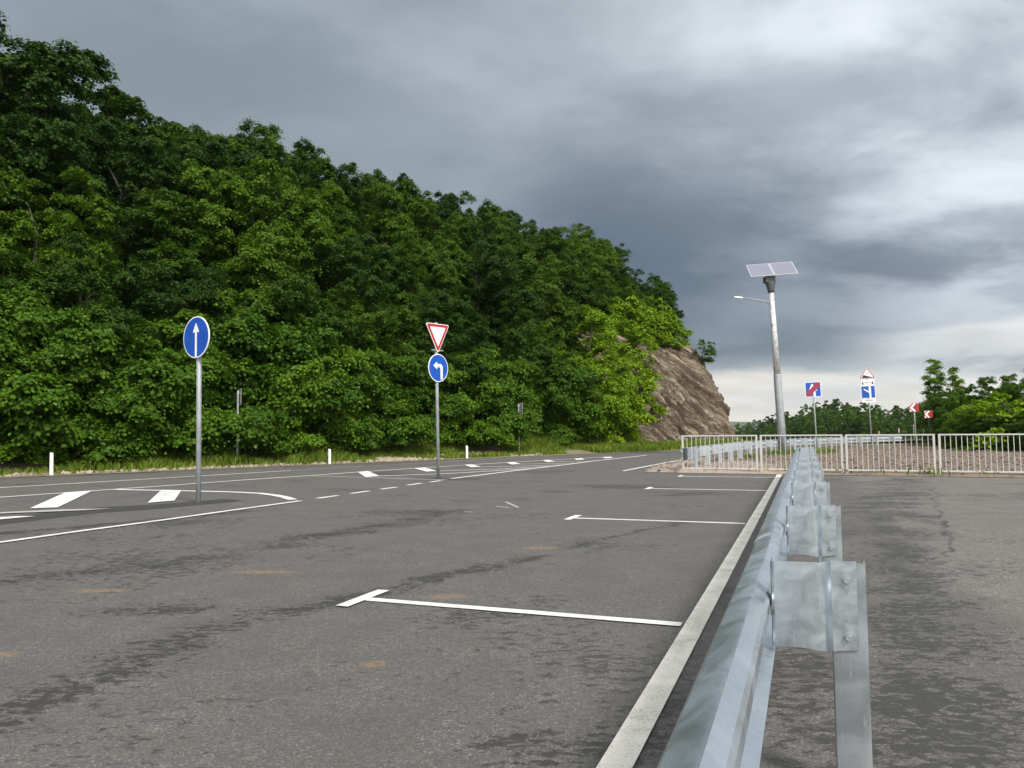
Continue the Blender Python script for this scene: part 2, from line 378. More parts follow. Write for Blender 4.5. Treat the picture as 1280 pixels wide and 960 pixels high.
# ------------------------------------------------------------------ ground, asphalt, road
def ground():
    rr = np.concatenate([np.linspace(0, 60, 13)[1:], np.geomspace(70, 3300, 32)]); na = 96
    th = np.linspace(0, 2 * np.pi, na, endpoint=False)
    X = np.outer(rr, np.cos(th)); Y = np.outer(rr, np.sin(th)); Z = -0.07 + drop(X, Y)
    v = np.concatenate([[[0, 0, -0.07]], np.stack([X, Y, Z], -1).reshape(-1, 3)])
    me = bpy.data.meshes.new('ground'); fs = [(0, 1 + j, 1 + (j + 1) % na) for j in range(na)]
    for i in range(len(rr) - 1):
        for j in range(na):
            a = 1 + i * na + j; b = 1 + i * na + (j + 1) % na; fs.append((a, a + na, b + na, b))
    me.from_pydata(v.tolist(), [], fs)
    tag(link('ground', me, 'earth'), 'grassy earth that lies under and around the road and car park', 'ground', kind='structure')
ground()
FA, FB = Vector(P(852, 590.7)), Vector(P(1165, 595.2)); FD = (FB - FA).normalized()   # line of the white fence
FN = Vector((-FD.y, FD.x))
def fence_pt(s, o=0.0): return FA + FD * s + FN * o
RAIL2 = [(4.7, 21.0), (5.75, 23.4), (7.0, 26.0), (8.6, 29.3), (10.4, 32.5), (13.2, 36.8), (16.3, 40.8), (19.8, 44.4), (22.3, 46.4), (24.6, 48.0)]
def resample(pts, step):
    p = [Vector(q) for q in pts]; out = [p[0].copy()]; acc = 0.0
    # smooth with Catmull-Rom first
    d = []
    for i in range(len(p) - 1):
        a, b, c, e = p[max(i - 1, 0)], p[i], p[i + 1], p[min(i + 2, len(p) - 1)]
        for k in range(12):
            t = k / 12; d.append(0.5 * ((2 * b) + (c - a) * t + (2 * a - 5 * b + 4 * c - e) * t * t + (3 * b - a - 3 * c + e) * t ** 3))
    d.append(p[-1])
    for a, b in zip(d, d[1:]):
        L = (b - a).length
        while acc + L >= step:
            q = (step - acc) / L; a = a.lerp(b, q); out.append(a.copy()); L = (b - a).length; acc = 0
        acc += L
    return out
def offset(path, o):
    out = []
    for i, p in enumerate(path):
        d = (path[min(i + 1, len(path) - 1)] - path[max(i - 1, 0)]).normalized(); out.append(p + Vector((-d.y, d.x)) * o)
    return out
rail2 = resample(RAIL2, 0.5)
right_edge = [Vector(P(779, 588.7)), Vector(P(851.5, 575))] + [q for q in offset(rail2, 1.9) if q.y > 32.5]
right_edge_s = resample([tuple(q) for q in right_edge[:2] + right_edge[2::4]], 0.6)

left_edge = [Vector(road(t, 0)) for t in range(-60, 47, 3)]
def beyond(p0, h0, n=46, step=4.0):
    out = []; p = p0.copy(); h = h0
    for i in range(n):
        h = max(rad(24), h - rad(2.4)) if i < 12 else rad(24)
        p = p + Vector((math.sin(h), math.cos(h))) * step; out.append(p.copy())
    return out
lb = beyond(left_edge[-1], rad(47.3)); rb = beyond(right_edge_s[-1], rad(50))
tip = Vector(P(803, 590.3))
asp_edge_r = [p for p in offset(right_edge_s, -0.55) if p.y > tip.y + 1.2]
outer = [Vector((-70, -30)), Vector((60, -30)), Vector((60, 3.0)), fence_pt(22, -0.35), fence_pt(14, -0.35), fence_pt(8, -0.3), fence_pt(3, -0.3), fence_pt(0.3, -0.3), tip] + asp_edge_r + rb + lb[::-1] + left_edge[::-1] + [Vector((-70, left_edge[0].y))]
def flat(name, poly, z, mat, label, cat, kind='structure', follow=True):
    bm = bmesh.new(); vs = [bm.verts.new((p[0], p[1], z + (float(drop(p[0], p[1])) if follow else 0))) for p in poly]
    f = bm.faces.new(vs); bmesh.ops.triangulate(bm, faces=[f]); bmesh.ops.recalc_face_normals(bm, faces=bm.faces[:])
    if sum(q.normal.z for q in bm.faces) < 0: bmesh.ops.reverse_faces(bm, faces=bm.faces[:])
    return tag(from_bm(name, bm, mat), label, cat, kind=kind)
flat('asphalt', outer, 0.0, 'asphalt', 'grey worn asphalt of the car park and the road curving past the hill', 'asphalt')

def strip(name, pts, w, mat, label, z=0.004, cat='road marking', step=None):
    p = [Vector(q) for q in pts]
    L = offset(p, w / 2); R = offset(p, -w / 2)
    bm = bmesh.new()
    a = [bm.verts.new((q.x, q.y, z + float(drop(q.x, q.y)))) for q in L]; b = [bm.verts.new((q.x, q.y, z + float(drop(q.x, q.y)))) for q in R]
    for i in range(len(p) - 1): bm.faces.new((b[i], b[i + 1], a[i + 1], a[i]))
    return tag(from_bm(name, bm, mat), label, cat, kind='structure')
def quad(name, px, mat, label, z=0.008, cat='road marking'):
    return flat(name, [P(*q) for q in px], z, mat, label, cat, follow=False)

RH = rad(21.06); U = Vector((math.sin(RH), math.cos(RH))); R_ = Vector((U.y, -U.x))    # along and right of the near crash barrier
l0 = Vector(P(916, 697)); 
def along(s, r): return l0 + U * s + R_ * r
strip('edge_line', [along(-6, 0), along(13.9, 0)], 0.122, 'cream', 'long cream line painted beside the near crash barrier')
for i, (a, b, lab) in enumerate([((467, 748), (858, 783), 'nearest white parking bay line with a T shaped end'), ((725, 646.6), (940, 656), 'second nearest parking bay line with a T shaped end'),
        ((822, 610.3), (965, 614), 'third parking bay line crossing a dark stain'), ((858, 594.8), (978, 597.6), 'farthest parking bay line along the foot of the white fence')]):
    A, B = Vector(P(*a)), Vector(P(*b)); s = (A - l0).dot(U); s2 = (B - l0).dot(U); s = (s + s2) / 2
    strip('parking_line', [along(s2 * .5 + s * .5, -2.32), along(s, -0.079)], 0.095, 'paint', lab, 0.004)
    strip('parking_line_end', [along(s - 0.28, -2.36), along(s + 0.28, -2.36)], 0.10, 'paint_fresh', lab.replace('with a T shaped end', 'head of the T').replace('parking bay line', 'parking bay line end'), 0.008)
# road and island markings
def pl(px): return [P(*q) for q in px]
strip('lane_line', pl([(-60, 614.6), (0, 609.7), (200, 598), (300, 592), (363, 588.3)]), 0.13, 'paint', 'white lane line on the far side of the road behind the arrow sign')
strip('lane_line', pl([(363, 588.3), (460, 582.6), (560, 577), (630, 573), (690, 570)]), 0.09, 'paint_worn', 'thin worn continuation of the far lane line', 0.004)
strip('island_line', pl([(-60, 627), (0, 621.7), (115, 613.6), (200, 607.7), (300, 600.4), (390, 594.4), (450, 590.0), (516, 585.6), (560, 582.8), (632, 578.2), (720, 573.4), (760, 571.4)]), 0.13, 'paint', 'white line bounding the hatched island on its far side')
strip('island_line', pl([(145, 612.3), (200, 613.4), (245, 614.2), (291, 615.4), (324, 617), (343, 619.2), (357, 622), (366, 625)]), 0.17, 'paint', 'curved white line closing the nose of the left island', 0.008)
strip('island_line', pl([(-60, 687.5), (0, 679), (100, 664.8), (200, 651.4), (290, 638.6), (376, 626.7)]), 0.115, 'paint', 'straight white line along the near side of the left island', 0.012)
for a, b, lab in [((396.7, 623), (422.5, 619.5), 'first lane dash from the nose of the left island'), ((439, 617), (461.6, 613.7), 'second lane dash from the nose of the left island'), ((475.6, 611.7), (496, 609), 'third lane dash from the nose of the left island'),
             ((509, 606.6), (527, 604), 'fourth lane dash, left of the yield sign'), ((538, 602.7), (551, 600.8), 'lane dash at the foot of the yield sign')]:
    strip('lane_dash', pl([a, b]), 0.12, 'paint', lab)
strip('island_line', pl([(564, 598.7), (600, 594.4), (629, 590.6), (673, 585.4), (720, 579.6), (739, 577), (775, 573), (808, 569.4)]), 0.15, 'paint', 'white line on the near side of the hatched island', 0.012)
strip('island_line', pl([(391, 595.2), (458, 596.9), (505, 598.5), (557, 599.9)]), 0.12, 'paint_worn', 'thin worn line running to the foot of the yield sign', 0.004)
strip('edge_line', [tuple(p) for p in right_edge_s], 0.12, 'paint', 'white edge line curving beside the pink gravel and far crash barrier')
for px, arm, lab in [([(446.7, 590.3), (460, 589), (474, 595.3), (457, 596.9)], [(468, 595.6), (560, 592.2), (666, 586)], 'nearest'), ([(517, 585.6), (530, 584.7), (545, 588.8), (533.4, 590)], [(541, 589.2), (620, 586.6), (694, 582.9)], 'second'),
                ([(580, 581.3), (589.5, 580.8), (601, 583.8), (589, 584.4)], [(598, 584), (650, 582.9), (705, 581.3)], 'third'), ([(632.5, 578.4), (642, 577.7), (650.5, 580.3), (640, 581)], [(648, 580.4), (690, 579.8), (720, 579.4)], 'fourth'),
                ([(678, 575.6), (685.6, 575), (693.4, 577.3), (684, 577.9)], [(691, 577.4), (715, 577.4), (737, 577)], 'fifth'), ([(717, 573.6), (727, 573), (731, 574.6), (721, 575.2)], None, 'sixth'), ([(752, 571.8), (763, 571.2), (767, 572.6), (756, 573.2)], None, 'farthest')]:
    quad('hatch_bar', px, 'paint_fresh', lab + ' white hatch bar of the island behind the yield sign', 0.012)
    if arm: strip('hatch_arm', pl(arm), 0.15, 'paint', 'long arm of the ' + lab + ' hatch bar behind the yield sign', 0.008)
quad('hatch_bar', [(82, 616.1), (115.6, 613.8), (72, 635), (37.5, 636)], 'paint_fresh', 'wide white hatch bar left of the blue arrow sign', 0.012)
quad('hatch_bar', [(202, 613), (227, 613.6), (218, 626.6), (184.4, 629.5)], 'paint_fresh', 'white hatch bar right beside the pole of the arrow sign', 0.016)
quad('asphalt_patch', [(-60, 663), (0, 656), (60, 648.5), (125, 641), (200, 636), (245, 631.6), (280, 628.6), (303, 626), (290, 624.5), (277, 624), (245, 627), (190, 631), (150, 633), (125, 634.2), (90, 638), (40, 643), (0, 649), (-60, 655)], 'patch', 'dark damp streak in the left island at the foot of the arrow sign', 0.004, 'asphalt patch')
quad('hatch_bar', [(-60, 651), (-60, 659), (0, 650.5), (45, 646.3), (20, 646.6)], 'paint', 'white hatch bar cut by the left edge above the dark streak', 0.016)
quad('hatch_bar', [(-60, 647), (-60, 645.5), (0, 641.4), (70, 638.2), (140, 636.6), (110, 638.8), (50, 641.2), (0, 643.2)], 'paint_worn', 'faint smeared white stroke above the dark streak', 0.016)
for a, b in [((620, 633), (636, 635)), ((632, 627.5), (648, 634.5)), ((580, 640), (592, 640.5))]:
    strip('paint_scrape', pl([a, b]), 0.05, 'paint_worn', 'faint white paint scrape in the middle of the car park', 0.004)

# ------------------------------------------------------------------ gravel island between fence and far barrier
def gravel():
    poly = [fence_pt(22, -0.35), fence_pt(14, -0.35), fence_pt(8, -0.3), fence_pt(3, -0.3), fence_pt(0.3, -0.3), tip] + asp_edge_r[::2] + [Vector((27, 47.5)), Vector((25.4, 42)), Vector((25.5, 36)), Vector((30, 24))]
    from mathutils import geometry as G
    xs = np.arange(2.5, 36, 0.33); ys = np.arange(9, 52, 0.33)
    P2 = [Vector((p[0], p[1])) for p in poly]
    def inside(x, y):
        c = False; j = len(P2) - 1
        for i in range(len(P2)):
            a, b = P2[i], P2[j]
            if (a.y > y) != (b.y > y) and x < (b.x - a.x) * (y - a.y) / (b.y - a.y) + a.x: c = not c
            j = i
        return c
    bm = bmesh.new(); vs = [bm.verts.new((p.x, p.y, 0.0)) for p in P2]; f = bm.faces.new(vs)
    bmesh.ops.triangulate(bm, faces=[f])
    for _ in range(1):
        for dirn, arr in ((Vector((1, 0, 0)), xs), (Vector((0, 1, 0)), ys)):
            for c in arr: bmesh.ops.bisect_plane(bm, geom=bm.verts[:] + bm.edges[:] + bm.faces[:], plane_co=dirn * float(c), plane_no=dirn)
    co = np.array([v.co[:] for v in bm.verts]); n = fbm(co[:, :2] * 0.7, 5, 3); n2 = fbm(co[:, :2] * 3, 3, 9)
    bd = {v.index for e in bm.edges if e.is_boundary for v in e.verts}
    bm.verts.index_update()
    for v, a, b2 in zip(bm.verts, n, n2):
        edge = v.is_boundary
        v.co.z = 0.010 if edge else 0.03 + 0.16 * max(0, a - 0.35) + 0.05 * b2
    bmesh.ops.recalc_face_normals(bm, faces=bm.faces[:])
    if sum(q.normal.z for q in bm.faces) < 0: bmesh.ops.reverse_faces(bm, faces=bm.faces[:])
    tag(from_bm('gravel_bed', bm, 'gravel', smooth=True), 'brown bed of crushed stone behind the white fence', 'gravel bed', kind='structure')
    return inside
inside_gravel = gravel()
ICO = bmesh.new(); bmesh.ops.create_icosphere(ICO, subdivisions=1, radius=1.0)
ICO_V = np.array([v.co[:] for v in ICO.verts]); ICO_F = np.array([[v.index for v in f.verts] for f in ICO.faces]); ICO.free()
def stones(name, pos, size, mat, label, cat):
    n = len(pos); V = ICO_V[None] * (0.6 + 0.8 * RNG.random((n, len(ICO_V), 1)))
    V = V * (size[:, None, None] * np.stack([0.7 + 0.7 * RNG.random(n), 0.7 + 0.7 * RNG.random(n), 0.45 + 0.4 * RNG.random(n)], -1)[:, None])
    a = RNG.random(n) * 6.283; c, s = np.cos(a)[:, None], np.sin(a)[:, None]
    X = V[..., 0] * c - V[..., 1] * s; Y = V[..., 0] * s + V[..., 1] * c
    V = np.stack([X, Y, V[..., 2]], -1) + pos[:, None]
    Fc = (ICO_F[None] + (np.arange(n) * len(ICO_V))[:, None, None]).reshape(-1, 3)
    return tag(link(name, np_mesh(name, V.reshape(-1, 3), Fc), mat), label, cat, kind='stuff')
pts = []
while len(pts) < 14000:
    x, y = RNG.uniform(4, 30), RNG.uniform(15, 47)
    if inside_gravel(x, y): pts.append((x, y, 0.09 + 0.05 * RNG.random()))
pts = np.array(pts); stones('crushed_stone', pts, 0.010 + 0.042 * RNG.random(len(pts)) ** 4, 'gravel_stone', 'loose brown stones strewn over the gravel bed behind the fence', 'crushed stone')

# ------------------------------------------------------------------ hill, cliff and verge
CUT_O = [-5, 3.0, 3.35, 3.7, 4.5, 5.5, 7.2, 8.6, 12, 18, 26, 60]; CUT_Z = [0, 0.12, 0.3, 1.0, 3.05, 5.1, 7.1, 7.7, 8.6, 9.6, 10, 10]
NAT_O = [-5, 0.6, 2.4, 3.4, 6.0, 10, 14, 18, 26, 60]; NAT_Z = [0.0, 0.02, 0.2, 0.6, 3.2, 6.4, 8.5, 9.9, 11, 11]
def hill_z(t, o):
    t = np.asarray(t, float); o = np.asarray(o, float)
    w = smooth(30.5, 34, t); z = (1 - w) * np.interp(o, NAT_O, NAT_Z) + w * np.interp(o, CUT_O, CUT_Z)
    te = 43.6 + np.where(np.asarray(o) < 9.5, 0.05, 0.3) * np.maximum(0, o - 3.4)
    e = smooth(te, te + 5, t) * smooth(1.5, 3.3, o)
    return z * (1 - e) - 2.0 * e
def hill():
    tt = np.concatenate([np.arange(-70, -8, 4), np.arange(-8, 60, 0.6), np.arange(60, 90, 4)]); oo = np.concatenate([np.arange(0.08, 9, 0.35), np.arange(9, 30, 1.2), [32, 40, 55]])
    T, O = np.meshgrid(tt, oo, indexing='ij'); Z = hill_z(T, O)
    nn = fbm(np.stack([T, O], -1) * 0.8, 4, 5) - 0.47
    Z = Z + nn * 0.5 * smooth(0.5, 3, O) * (1 - 0.85 * smooth(31, 34, T) * (O > 2.9) * (O < 9)) - 0.7 * smooth(32, 34, T) * smooth(52, 49, T) * smooth(3.0, 3.6, O) * smooth(9.5, 8, O)
    Z[:, 0] = 0.008
    XY = to(T, O); XY = E0 + T[..., None] * EU + O[..., None] * EN
    v = np.concatenate([XY, Z[..., None]], -1).reshape(-1, 3); a, b = T.shape
    I = np.arange(a * b).reshape(a, b)
    f = np.stack([I[:-1, :-1], I[1:, :-1], I[1:, 1:], I[:-1, 1:]], -1).reshape(-1, 4)
    me = np_mesh('hillside', v, f, True)
    o_ = link('hillside', me, 'forest_floor'); me.materials.append(MAT['verge'])
    om = O[:-1, :-1].ravel(); me.polygons.foreach_set('material_index', (om < 3.0).astype(np.int32))
    tag(o_, 'steep wooded hillside rising beyond the far side of the road', 'hillside', kind='structure')
hill()
def cliff():
    tt = np.linspace(31.8, 46.2, 220); ss = np.linspace(0, 1, 170)
    arc_o = np.interp(ss, np.linspace(0, 1, 10), [3.2, 3.4, 3.7, 4.1, 4.5, 5.0, 5.6, 6.5, 7.5, 9.4])
    T, S = np.meshgrid(tt, ss, indexing='ij'); O = np.broadcast_to(arc_o, T.shape).copy()
    te = 43.9 + 0.05 * np.maximum(0, O - 3.4) + 0.5 * (fbm(np.stack([S * 14, S * 3], -1), 3, 4) - 0.45)
    Z = np.interp(O, CUT_O, CUT_Z)
    e = smooth(te, te + 4.5, T); O2 = O + 4.0 * e; Z = Z * (1 - 0.25 * e)
    q = Z * 0.80 + (T - 38) * 0.60 + 0.22 * (fbm(np.stack([T * .5, Z * .5], -1), 3, 2) - .45)       # position across the tilted beds
    led = fbm(np.stack([q * 2.6, T * 0.12], -1), 5, 11); led2 = vnoise(np.stack([q * 13, T * 0.9], -1), 23)
    gul = fbm(np.stack([T * 0.55, Z * 0.15], -1), 4, 31)
    disp = (1.0 * (led - 0.47) + 0.34 * (led2 - 0.5) + 0.9 * (gul - 0.47) + 0.3 * (fbm(np.stack([T * 2.2, Z * 2.2], -1), 5, 41) - 0.47)) * smooth(0, 0.06, S) * smooth(1.0, 0.9, S) * smooth(31.8, 33.5, T)
    saw = (q * 1.35 + 0.5 * fbm(np.stack([T * .35, Z * .8], -1), 3, 71)) % 1.0; saw2 = (q * 3.7 + 0.8 * fbm(np.stack([T * .8, Z], -1), 3, 72)) % 1.0
    disp = disp + (0.34 * saw + 0.13 * saw2 - 0.25) * smooth(0, 0.06, S) * smooth(1.0, 0.9, S) * smooth(31.8, 33.5, T)
    slope_o, slope_z = -0.88, 0.47
    O2 = O2 + disp * slope_o; Z2 = Z + disp * slope_z + 0.03
    XY = E0 + T[..., None] * EU + O2[..., None] * EN
    v = np.concatenate([XY, Z2[..., None]], -1).reshape(-1, 3); a, b = T.shape; I = np.arange(a * b).reshape(a, b)
    f = np.stack([I[:-1, :-1], I[1:, :-1], I[1:, 1:], I[:-1, 1:]], -1).reshape(-1, 4)
    me = np_mesh('rock_cutting', v, f, False)
    at = me.attributes.new('bed', 'FLOAT', 'POINT'); at.data.foreach_set('value', q.ravel().astype(np.float32))
    tag(link('rock_cutting', me, 'rock'), 'bare brown rock cutting with slanting beds at the end of the hill', 'rock cutting', kind='structure')
cliff()
n = 900; t = RNG.uniform(33.5, 44.5, n); o = 3.35 - np.abs(RNG.normal(0, 0.35, n)) + RNG.random(n) * 0.35
xy = E0 + t[:, None] * EU + o[:, None] * EN
stones('rock_rubble', np.c_[xy, hill_z(t, o) + 0.05], 0.03 + 0.10 * RNG.random(n) ** 2, 'stone', 'pale rubble fallen along the foot of the rock cutting', 'rubble')
n = 9000; t = RNG.uniform(-8, 33, n); o = 0.55 + np.abs(RNG.normal(0.55, 0.6, n)); keep = fbm(np.c_[t * 0.22, o * 0.3], 3, 77) > 0.36; t, o = t[keep], o[keep]
xy = E0 + t[:, None] * EU + o[:, None] * EN
stones('verge_rubble', np.c_[xy, hill_z(t, o) + 0.02], 0.02 + 0.09 * RNG.random(len(t)) ** 2, 'rubble', 'heaps of pale rubble on the verge under the trees', 'rubble')

def blades(name, t, o, hgt, label, mat='grass'):
    n = len(t); xy = E0 + t[:, None] * EU + o[:, None] * EN; z = hill_z(t, o) - 0.02
    return blade_mesh(name, np.c_[xy, z], hgt, label, mat)
def blade_mesh(name, base, hgt, label, mat='grass'):
    n = len(base); a = RNG.random(n) * 6.283; w = 0.012 + 0.02 * RNG.random(n)
    dx, dy = np.cos(a), np.sin(a); ln = RNG.normal(0, 0.35, (n, 2)) * hgt[:, None]
    p0 = base + np.c_[dx * w, dy * w, np.zeros(n)]; p1 = base - np.c_[dx * w, dy * w, np.zeros(n)]
    mid = base + np.c_[ln * 0.35, hgt * 0.6]; tp = base + np.c_[ln, hgt * (0.85 + 0.2 * RNG.random(n))]
    wv = np.c_[dx * w, dy * w, np.zeros(n)] * 0.8
    V = np.stack([p0, p1, mid - wv, mid + wv, tp], 1).reshape(-1, 3); k = np.arange(n)[:, None] * 5
    Fq = np.concatenate([k + np.array([[0, 1, 2]]), k + np.array([[0, 2, 3]]), k + np.array([[3, 2, 4]])])
    return tag(link(name, np_mesh(name, V, Fq), mat), label, 'grass', kind='stuff')
n = 60000; t = RNG.uniform(-10, 34, n); o = 0.55 + np.abs(RNG.normal(1.5, 0.9, n)); g = fbm(np.c_[t * 0.3, o * 0.4], 4, 55)
keep = g > 0.43 - 0.05 * (o > 2); t, o, g = t[keep], o[keep], g[keep]
blades('verge_grass', t, o, (0.08 + 0.85 * np.clip(g - 0.38, 0, 0.3) * (1 + o * 0.4)) * (0.6 + 0.8 * RNG.random(len(t))), 'tufts of grass and weeds along the verge below the trees')
n = 26000; t = RNG.uniform(26, 45.5, n); o = 0.3 + RNG.random(n) * 3.0
blades('verge_grass', t, o, 0.12 + 0.26 * RNG.random(n) + 0.12 * fbm(np.c_[t * .6, o * .6], 3, 8), 'thick green grass strip below the rock cutting')
b = []
for cx, cy, r, n in [(11.6, 33.4, 0.5, 260), (13.1, 34.0, 0.8, 420), (14.4, 35.2, 0.5, 200), (9.0, 29.0, 0.4, 120), (25.0, 44.5, 1.2, 500), (24.6, 40, 1.0, 400), (24.4, 36.5, 1.0, 400)]:
    p = RNG.normal(0, r * 0.5, (n, 2)); b.append(np.c_[p[:, 0] + cx, p[:, 1] + cy, np.full(n, 0.04)])
for s in np.arange(0, 18, 0.012):
    if RNG.random() < 0.12 * (fbm(np.array([[s * .8, 2.0]]), 3, 66)[0] > 0.42): q = fence_pt(s, RNG.uniform(-0.25, 0.15)); b.append(np.array([[q.x, q.y, 0.02]]))
b = np.concatenate(b); blade_mesh('weeds', b, 0.08 + 0.22 * RNG.random(len(b)), 'small weeds growing in the gravel around the lamp foot and fence')

# ------------------------------------------------------------------ trees
def crown(name, seed, h, r, base, mat, nb=16, ncl=230, lpc=90, leaf_len=0.20, prof='round', bough=0.36, flat_=0.75):
    g = np.random.default_rng(seed); H_ = h - base
    def R(v):
        if prof == 'round': return r * np.sqrt(np.clip(1 - ((v - 0.38) / 0.66) ** 2, 0.02, 1))
        if prof == 'cone': return r * (1.02 - v) ** 0.8 * np.minimum(1, 0.45 + v * 3)
        if prof == 'bush': return r * np.sqrt(np.clip(1 - (v / 1.03) ** 2, 0.02, 1))
        return r * np.clip(np.sin(np.pi * np.clip(v * 0.9 + 0.08, 0, 1)), 0.12, 1)
    v = (np.arange(nb) + g.random(nb)) / nb * 0.92 + 0.04; az = np.arange(nb) * 2.4 + g.random(nb) * 1.2
    rr = R(v) * g.uniform(0.42, 0.95, nb); bc = np.c_[np.cos(az) * rr, np.sin(az) * rr, base + v * H_]
    br = np.maximum(0.22, R(v) * bough * g.uniform(0.75, 1.35, nb) + 0.06 * r)
    w = br ** 2; which = g.choice(nb, ncl, p=w / w.sum())
    d = g.normal(size=(ncl, 3)); d /= np.linalg.norm(d, axis=1)[:, None]
    out = bc[which] * [1, 1, 0]; out /= np.linalg.norm(out, axis=1)[:, None] + 1e-6
    d = d + out * 0.55 + np.array([0, 0, 0.35]); d /= np.linalg.norm(d, axis=1)[:, None]
    cc = bc[which] + d * (br[which] * g.uniform(0.45, 1.15, ncl))[:, None] * [1, 1, flat_]
    nf = ncl // 6; vf = g.random(nf) * 0.85; af = g.random(nf) * 6.283; rf = R(vf) * np.sqrt(g.random(nf)) * 0.8
    cc[:nf] = np.c_[np.cos(af) * rf, np.sin(af) * rf, base + vf * H_]
    cc[:, 2] = np.maximum(cc[:, 2], 0.12)
    cr = g.uniform(0.18, 0.42, ncl) * (0.7 + 0.3 * r / 3)
    nl = ncl * lpc; ci = np.repeat(np.arange(ncl), lpc)
    p = g.normal(0, 0.5, (nl, 2)); q2 = (p ** 2).sum(1)
    o_ = np.c_[p * cr[ci][:, None], -0.38 * q2 * cr[ci] + g.normal(0, 0.10, nl) * cr[ci] * 2.4]
    o_ += d[ci] * np.array([1, 1, 0]) * (0.2 * cr[ci])[:, None]
    tilt = d[ci] * 0.55; pos = cc[ci] + o_
    nr = tilt + np.array([0, 0, 0.85]) + np.c_[p * 0.45, np.zeros(nl)] + g.normal(0, 0.50, (nl, 3)); nr /= np.linalg.norm(nr, axis=1)[:, None]
    tipd = np.c_[p + d[ci][:, :2] * 0.6 + g.normal(0, 0.5, (nl, 2)), g.normal(-0.35, 0.3, nl)]
    tipd -= nr * (tipd * nr).sum(1)[:, None]; tipd /= np.linalg.norm(tipd, axis=1)[:, None] + 1e-6
    sd = np.cross(nr, tipd); L = leaf_len * g.uniform(0.6, 1.25, nl)[:, None]
    fold = nr * L * 0.10
    V = np.stack([pos - tipd * L * 0.5, pos - tipd * L * 0.02 + sd * L * 0.43 + fold, pos + tipd * L * 0.55, pos - tipd * L * 0.02 - sd * L * 0.43 + fold], 1).reshape(-1, 3)
    V[:, 2] = np.maximum(V[:, 2], 0.03)
    return np_mesh(name, V, np.arange(nl * 4).reshape(-1, 4)), bc
def trunk(name, seed, h, bc, r0):
    g = random.Random(seed); bm = bmesh.new(); n = 7
    pts = [(g.uniform(-.1, .1) * i * 0.5, g.uniform(-.1, .1) * i * 0.5, -0.4 + (h * 0.8 + 0.4) * i / (n - 1)) for i in range(n)]
    tube(bm, pts, [r0 * (1.25 if i == 0 else 1) * (1 - 0.82 * i / (n - 1)) for i in range(n)], 8)
    for c in bc[::2]:
        zs = max(0.25, c[2] - math.hypot(c[0], c[1]) * 0.8 - 0.3)
        i = min(n - 1.001, (zs + 0.4) / (h * 0.8 + 0.4) * (n - 1)); k = int(i); f = i - k
        a = Vector(pts[k]).lerp(Vector(pts[k + 1]), f); e = a.lerp(Vector(c), 0.58); m_ = a.lerp(e, 0.5) + Vector((g.uniform(-.15, .15), g.uniform(-.15, .15), 0.12))
        rr = r0 * 0.42 * (1 - 0.5 * i / n)
        tube(bm, [a, m_, e], [rr, rr * 0.65, rr * 0.2], 5)
    me = bpy.data.meshes.new(name); bm.to_mesh(me); bm.free(); return me
PROTO = {}
def proto(key, name, seed, h, r, base, mat, **kw):
    cm, bc = crown(name + '_crown', seed, h, r, base, mat, **kw); tm = trunk(name + '_trunk', seed, h, bc, 0.016 * h + 0.02)
    cm.materials.append(MAT[mat]); tm.materials.append(MAT['bark'])
    PROTO.setdefault(key, []).append((name, cm, tm, h))
for s in range(4): proto('forest', 'broadleaf_tree', 10 + s, 9.0, 3.1 + 0.25 * (s % 2), 0.9, 'leaf', nb=19, ncl=640, lpc=170, leaf_len=0.112, bough=0.34)
for s in range(2): proto('dark', 'broadleaf_tree', 30 + s, 9.0, 3.2, 0.8, 'leaf_dark', nb=19, ncl=640, lpc=170, leaf_len=0.115, bough=0.34)
for s in range(2): proto('bright', 'young_tree', 40 + s, 7.0, 1.7, 0.3, 'leaf_bright', nb=20, ncl=330, lpc=110, leaf_len=0.10, prof='cone')
for s in range(3): proto('bush', 'leafy_bush', 50 + s, 4.6, 2.5, 0.0, 'leaf_bush', nb=16, ncl=480, lpc=170, leaf_len=0.11, prof='bush', flat_=0.65)
for s in range(2): proto('shrub', 'leafy_bush', 60 + s, 3.0, 1.5, 0.0, 'leaf_bright', nb=11, ncl=130, lpc=70, leaf_len=0.13, prof='bush')
for s in range(2): proto('poplar', 'slender_tree', 70 + s, 7.5, 1.25, 0.2, 'leaf_young', nb=40, ncl=330, lpc=80, leaf_len=0.11, prof='cone', bough=0.30)
proto('sapling', 'sapling', 81, 2.6, 0.8, 0.9, 'leaf', nb=8, ncl=46, lpc=40, leaf_len=0.13)
for s in range(3): proto('far', 'far_tree', 90 + s, 9.0, 3.6, 0.0, 'leaf', nb=16, ncl=260, lpc=90, leaf_len=0.30)
TREES = 0
def tree(key, i, x, y, z, h, label, group=None, rz=None, wide=1.0):
    name, cm, tm, h0 = PROTO[key][i % len(PROTO[key])]
    r = root(name, (x, y, z), random.random() * 6.28 if rz is None else rz, 0, label, 'bush' if 'bush' in name else 'tree', group)
    s = h / h0; r.scale = (s * wide, s * wide, s)
    a = bpy.data.objects.new('crown', cm); COL.objects.link(a); a.parent = r
    b = bpy.data.objects.new('trunk', tm); COL.objects.link(b); b.parent = r
    return r
SIL = [(-400, 20), (0, 22), (60, 40), (90, 80), (130, 130), (190, 138), (250, 152), (340, 158), (390, 198), (460, 213), (540, 233), (590, 253), (640, 260), (700, 275), (760, 303), (800, 342), (830, 372), (850, 402), (870, 450)]
def pix(x, y, z):
    p = Vector((x, y, z - H)); d = p.dot(fw); return 640 + F * p.dot(cr_) / d, 480 - F * p.dot(cu_) / d
